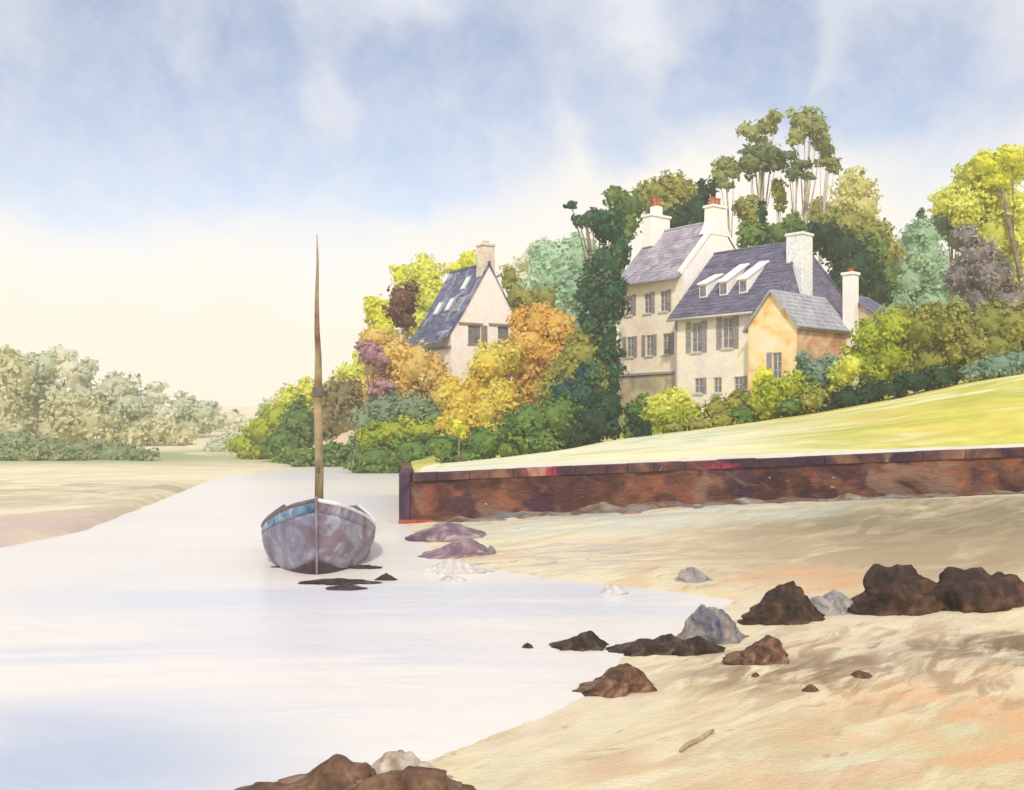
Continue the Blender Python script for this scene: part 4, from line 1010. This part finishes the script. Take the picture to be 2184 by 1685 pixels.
# -- in front of cottage
plant('bush', 'gold', 62, [(1050,780,50,50),(1020,830,50,55),(1080,770,36,45),(985,860,40,45),(1060,840,50,50),(960,830,30,40)], 'golden yellow bush in front of the cottage gable wall')
plant('bush', 'gold', 58, [(985,885,40,34),(1030,880,40,34),(1075,850,36,36)], 'deep gold low bush at the foot of the golden bush')
plant('bush', 'orange', 64.5, [(1150,690,45,50),(1190,700,40,45),(1130,740,45,45),(1180,760,50,45),(1110,680,22,32)], 'orange autumn bush at the right corner of the cottage')
plant('bush', 'olive', 58, [(1240,760,44,45),(1210,810,50,50),(1265,810,40,50),(1180,840,44,40),(1250,720,26,20)], 'olive green bush between the orange bush and the dark ivy tree')
# -- waterside bushes, left to right
plant('bush', 'lime', 78, [(520,950,36,24),(560,920,38,42),(600,900,40,50),(545,965,50,18)], 'light lime green bush at the far left tip by the water', dens=1.5)
plant('bush', 'fargrey', 88, [(500,935,30,18),(470,955,40,16),(580,870,30,28)], 'faint grey-green scrub on the far left tip behind the lime bush')
plant('bush', 'yellowgreen', 80, [(620,860,36,40),(655,835,26,34),(600,885,26,22)], 'pale yellow-green bush with soft top behind the boat mast on its left')
plant('bush', 'green', 75, [(640,900,46,52),(610,945,56,40),(665,940,44,46)], 'mid green bush left of the boat mast')
plant('bush', 'yellowgreen', 77, [(745,800,34,30),(725,830,40,30),(775,775,26,26)], 'pale yellowish bush rising right behind the boat mast')
plant('bush', 'brown', 74, [(725,850,42,52),(740,900,50,55),(700,890,24,50),(760,830,28,26)], 'brownish olive bush right behind the boat mast')
plant('bush', 'green', 71, [(640,970,60,18),(700,968,50,22),(750,965,50,26)], 'green low shrubs along the water behind the boat mast')
plant('bush', 'sagegreen', 64.2, [(820,880,56,40),(880,872,56,36),(925,900,44,36),(780,900,34,36)], 'grey-green rounded bush below the purple bushes')
plant('bush', 'lime', 62.8, [(850,920,60,28),(905,922,54,26),(800,935,46,26),(960,912,30,26)], 'yellow-green low bush in front of the grey-green one')
plant('bush', 'green', 61.5, [(800,975,60,26),(880,965,60,34),(940,955,50,36),(840,985,50,16)], 'dark leafy green bush at the water left of the quay end')
plant('flowering_shrub', 'yellow', 49.0, [(973,905,13,15),(985,922,9,11)], 'tiny bright yellow bush in the dark hedge above the quay end')
plant('bush', 'green', 50, [(960,960,44,32),(1030,945,50,38),(1090,930,44,40),(1000,975,50,20)], 'green hedge bush directly above the left end of the quay')
plant('bush', 'green', 49, [(1130,900,50,50),(1190,890,50,56),(1150,945,60,36),(1220,930,46,36),(1090,960,40,22)], 'broad green hedge bush in the middle of the bank')
plant('bush', 'bluegreen', 50.5, [(1205,845,36,40),(1240,850,40,44),(1260,800,28,34)], 'bluish dark bush under the olive bush')
plant('bush', 'dark', 48.5, [(1270,900,46,46),(1300,870,30,50),(1305,915,26,24),(1240,930,40,22)], 'nearly black bush at the left foot of the tall house')
# dark ivy tree
plant('ivy_tree', 'ivy', 58.5, [(1290,560,42,40),(1300,480,36,44),(1275,470,28,24),(1265,620,34,44),(1305,640,26,60),(1290,720,34,60),(1300,800,30,60),(1320,530,28,44),(1258,700,26,40),(1285,760,36,50),(1280,660,34,44),(1300,600,34,40)], 'tall dark ivy-green tree against the left wall of the tall house', dens=2.8)
plant('tree', 'ivy', 64, [(1218,436,12,7),(1235,470,18,16),(1262,466,22,24),(1280,480,26,24)], 'dark treetop with an outstretched branch left of the tall house chimney', trunk_px=1305, leafpx=8)
plant('tree', 'seagreen', 78, [(1250,560,40,40),(1235,620,40,50),(1225,690,36,50)], 'sea green tree just left of the dark ivy tree')
# behind the tall house
plant('tree', 'green', 78, [(1340,440,36,36),(1330,480,40,40),(1310,420,24,24)], 'soft green tree left behind the tall house')
plant('tree', 'olive', 80, [(1400,410,38,34),(1440,405,44,36),(1475,425,36,36),(1420,450,50,36),(1370,430,26,28)], 'rounded olive green tree rising between the tall house chimneys')
plant('tree', 'dark', 75, [(1430,470,60,26),(1485,450,34,40),(1500,410,18,26),(1520,400,10,22),(1480,490,40,30)], 'dark conifer patch between the tall house chimneys')
# pines
TP = 79
plant('pine', 'pinedark', TP, [(1600,350,32,28),(1635,330,38,30),(1600,325,22,18),(1655,350,28,20)], 'leftmost pine of the clump, with dark low crown', trunk_px=1600, bark='palebark', gz=8, trunk_r=.2, dens=2.2, leafpx=8)
plant('pine', 'pine', TP+1.5, [(1600,280,30,18),(1632,272,24,20),(1652,250,18,20),(1618,298,18,10)], 'pine with a flat leaning crown at the upper left of the clump', trunk_px=1625, bark='palebark', gz=8, trunk_r=.2, dens=2.2, leafpx=8)
plant('pine', 'pine', TP+1, [(1715,260,32,36),(1745,275,26,28),(1700,290,24,24),(1752,302,24,18)], 'tallest pine of the clump with rounded crown', trunk_px=1700, bark='palebark', gz=8, trunk_r=.2, dens=2.2, leafpx=8)
plant('pine', 'pinedark', TP-1, [(1705,350,26,14),(1690,368,20,16),(1680,330,22,12),(1725,378,14,9)], 'pine with small dark layered crown in the middle of the clump', trunk_px=1688, bark='palebark', gz=8, trunk_r=.17, dens=2.2, leafpx=8)
plant('pine', 'pine', TP+2, [(1770,345,22,16),(1765,320,20,16),(1750,345,18,8),(1780,360,14,10)], 'rightmost pine of the clump, bent to the right', trunk_px=1730, bark='palebark', gz=8, trunk_r=.15, dens=2.2, leafpx=8)
plant('pine', 'pine', TP+3, [(1545,350,24,20),(1535,375,22,18),(1565,368,20,20),(1550,395,20,12)], 'low spreading pine left of the clump over the chimney pots', trunk_px=1570, bark='palebark', gz=8, trunk_r=.14, dens=2.2, leafpx=8)
plant('pine', 'olive', TP+1, [(1665,420,14,38),(1655,395,12,18)], 'slim olive pine standing among the bare pine trunks', trunk_px=1668, bark='palebark', gz=8, trunk_r=.12)
# behind the middle house
plant('tree', 'khaki', 88, [(1820,400,40,44),(1835,450,44,50),(1800,440,30,40)], 'straw coloured tree right of the pine clump')
plant('tree', 'olive', 82, [(1800,480,50,45),(1850,500,50,50),(1880,540,40,50),(1760,470,40,30),(1745,450,24,30)], 'broad olive tree behind the middle house roof')
plant('tree', 'olive', 77, [(1600,455,24,40),(1580,440,16,26)], 'narrow olive tree right of the chimney pots')
plant('conifer', 'dark', 74, [(1625,460,10,34),(1625,500,24,30),(1650,510,30,30)], 'small dark spiky conifer behind the gable slope', leafpx=7)
plant('tree', 'green', 73, [(1610,500,40,34),(1670,500,50,34),(1730,500,50,34),(1690,475,24,26)], 'mid green tree hiding the pine trunks behind the slate ridge')
plant('tree', 'dark', 70, [(1700,525,60,24),(1790,530,50,44),(1830,580,56,50),(1860,620,44,46),(1800,600,44,40),(1760,500,40,26)], 'dark green tree behind the right end of the middle house')
plant('tree', 'green', 76, [(1860,540,36,40),(1885,600,30,46),(1840,520,30,26)], 'green tree at the right edge of the dark one')
plant('tree', 'seagreen', 84, [(1960,540,60,58),(1900,560,40,50),(1975,500,40,34),(1930,600,56,60),(2010,590,50,60),(1985,660,60,60),(1920,660,46,46),(2040,640,36,50)], 'wide sea green tree filling the gap left of the yellow tree')
plant('conifer', 'bluegreen', 86, [(1965,470,9,26),(1975,498,14,20),(1985,480,10,14)], 'small blue-green conifer tip above the sea green tree', leafpx=7)
plant('tree', 'yellowgreen', 66, [(2090,370,50,45),(2150,350,50,42),(2060,440,50,50),(2140,440,60,60),(2010,430,28,32),(2180,480,50,70),(2165,570,40,70),(2160,520,40,60),(2125,500,56,60),(2100,420,50,50),(2060,400,34,34)], 'very tall yellow-green tree cut by the right edge')
plant('tree', 'yellow', 64.5, [(2105,350,34,30),(2160,335,34,28),(2120,385,36,26)], 'bright yellow top standing in front of the tall right-hand tree', trunk_px=2200)
plant('tree', 'plum', 63, [(2080,540,44,44),(2050,590,34,44),(2110,590,50,50),(2090,640,40,30),(2150,640,50,36),(2060,505,26,26)], 'grey and plum coloured tree under the tall yellow-green tree')
plant('tree', 'sagegreen', 68, [(2020,470,30,34),(2040,510,28,28)], 'small grey-green treetop at the left shoulder of the yellow-green tree')
# hedge in front of the houses, left to right
plant('bush', 'yellowgreen', 49.5, [(1410,870,38,34),(1450,860,34,36),(1385,895,30,20)], 'yellow-green bush at the foot of the tall house')
plant('bush', 'lime', 48.2, [(1475,885,30,26),(1440,892,40,18)], 'small lime bush in front of the yellow-green one at the tall house')
plant('bush', 'dark', 46.6, [(1355,895,12,14),(1375,905,16,10)], 'very small dark green shrub in the grass by the tall house corner', leafpx=7)
plant('bush', 'olive', 47.5, [(1530,872,30,28),(1570,862,34,32),(1550,890,40,14)], 'olive bush below the ground-floor windows of the middle house')
plant('bush', 'yellow', 47, [(1625,800,22,18),(1640,815,20,14)], 'bright yellow bush below the orange wing')
plant('bush', 'lime', 46.5, [(1640,840,36,40),(1685,830,34,40),(1660,865,44,26),(1620,860,24,30)], 'green and yellow bush below the orange wing')
plant('bush', 'teal', 47.5, [(1740,800,30,42),(1775,790,26,40),(1715,770,20,26)], 'grey-teal bush right of the orange wing')
plant('bush', 'olive', 45.8, [(1735,850,40,32),(1780,845,36,30),(1710,870,34,18)], 'olive bush above the dark foot of the hedge')
plant('bush', 'lime', 47.5, [(1860,720,46,44),(1900,700,40,44),(1840,770,44,40),(1890,760,46,46),(1865,800,40,30)], 'big bright lime bush beside the white pier of the middle house')
plant('bush', 'olive', 49, [(1960,700,50,50),(2010,690,50,52),(2040,740,50,56),(1980,770,56,46),(2060,780,34,30),(1920,670,30,20)], 'broad olive and ochre bush right of the lime bush')
plant('bush', 'olive', 48, [(2110,690,44,50),(2160,700,50,50),(2130,740,50,36),(2200,690,30,50)], 'olive brown bush at the right edge of the hedge')
plant('bush', 'teal', 44.5, [(2130,780,56,26),(2185,770,30,26),(2080,795,40,18)], 'low grey-teal shrub under the hedge at the right edge')
plant('bush', 'dark', 44.8, [(1950,815,50,24),(2010,805,46,26),(1900,830,44,20)], 'dark green foot of the hedge under the lime bush')
plant('bush', 'dark', 45.2, [(1810,850,50,26),(1850,840,44,26),(1760,868,44,16)], 'blackish low shrub at the left of the hedge foot')
plant('bush', 'olive', 46.8, [(1490,905,34,14),(1540,898,30,16),(1440,912,30,10)], 'low olive ground bush in the grass before the middle of the house hedge', leafpx=7)
plant('bush', 'green', 46.9, [(1590,885,36,24),(1625,878,26,24),(1560,892,24,16)], 'green bush closing the hedge left of the orange wing')
plant('bush', 'green', 46.2, [(1700,845,30,30),(1725,830,26,30),(1690,868,40,18)], 'green bush between the green and yellow bush and the olive bush')
plant('bush', 'yellowgreen', 46.3, [(1800,800,30,34),(1815,780,24,28),(1790,830,30,24)], 'yellow-green bush left of the big lime bush')
plant('bush', 'green', 50.5, [(1350,880,20,26),(1368,862,16,24)], 'green bush pressed into the corner of the ivy tree and tall house')
plant('bush', 'olive', 48.3, [(2060,700,40,44),(2085,740,40,44)], 'darker olive bush filling the hedge near the right edge')
# far bank, left to right
FG = 'trees on the far left bank'
plant('tree', 'far', 96, [(-20,800,50,60),(30,810,50,56),(10,860,60,60),(20,910,60,50),(20,765,26,30)], 'pale sage tree at the left edge of the far bank', group=FG, leafpx=8)
plant('tree', 'fargrey', 100, [(75,795,36,44),(100,780,28,34),(90,860,50,56),(62,770,14,18)], 'grey-green far-bank tree second from the left edge', group=FG, leafpx=8)
plant('tree', 'far', 99, [(-170,820,60,56),(-110,800,50,60),(-140,880,80,60)], 'sage tree on the far bank, just outside the picture on the left', group=FG, leafpx=9)
plant('tree', 'farpale', 118, [(125,760,40,24),(150,790,30,34)], 'faintest tall treetop of the far bank, nearly white', group=FG, leafpx=8)
plant('tree', 'fargrey', 104, [(190,780,18,20),(184,800,18,24),(175,840,30,34)], 'narrow upright far-bank tree standing above its neighbours', group=FG, leafpx=7)
plant('tree', 'far', 98, [(150,880,60,50),(190,900,60,46),(120,920,60,40)], 'wide low far-bank tree in front of the narrow upright one', group=FG, leafpx=8)
plant('tree', 'fargrey', 103, [(250,830,50,38),(270,870,50,50),(225,860,40,46),(300,900,40,40)], 'dome-shaped grey-green tree in the middle of the far bank', group=FG, leafpx=8)
plant('tree', 'farpale', 112, [(335,825,24,12),(330,850,28,24),(345,890,30,40)], 'small pale flat-topped tree right of the dome-shaped one', group=FG, leafpx=7)
plant('tree', 'fargrey', 115, [(390,870,34,34),(430,880,36,28),(400,910,50,30),(465,900,24,16)], 'sloping pale tree at the right end of the far bank', group=FG, leafpx=7)
plant('tree', 'farpale', 128, [(490,895,30,22),(530,905,34,20),(570,910,34,18),(450,880,26,22)], 'palest low tree closing the gap between the far bank and the near bushes', group=FG, leafpx=7)
plant('tree', 'far', 100, [(330,920,50,30),(380,930,46,24),(280,930,60,26)], 'low olive tree at the right foot of the far bank wood', group=FG, leafpx=8)
plant('bush', 'fardark', 90, [(20,945,60,20),(90,948,60,20),(-30,940,40,22)], 'dark green bush along the foot of the far bank at the left edge', leafpx=8)
plant('bush', 'fardark', 88, [(180,955,60,16),(240,958,60,14)], 'dark green low bush in the middle foot of the far bank', leafpx=8)
plant('bush', 'fardark', 70, [(60,972,60,22),(130,978,54,20),(-5,970,40,22)], 'nearest low dark scrub on the far shore at the left', leafpx=7)
plant('bush', 'fardark', 72, [(240,974,54,22),(300,972,40,18),(190,976,34,20)], 'nearest low scrub on the far shore, right of the other', leafpx=7)

# ------------------------------------------------------------------ air
hm = bpy.data.materials.new('haze'); hm.use_nodes = True; N = hm.node_tree.nodes; N.remove(N['Principled BSDF'])
pv = N.new('ShaderNodeVolumePrincipled'); pv.inputs['Density'].default_value = .0014; pv.inputs['Color'].default_value = (1, .97, .90, 1); pv.inputs['Anisotropy'].default_value = .2
hm.node_tree.links.new(pv.outputs[0], N['Material Output'].inputs['Volume'])
mb = MB(); mb.box(-232, 232, -36, 415, -2.2, 34); hz = mb.build('haze', hm); hz['kind'] = 'stuff'; hz['label'] = 'thin warm river haze'
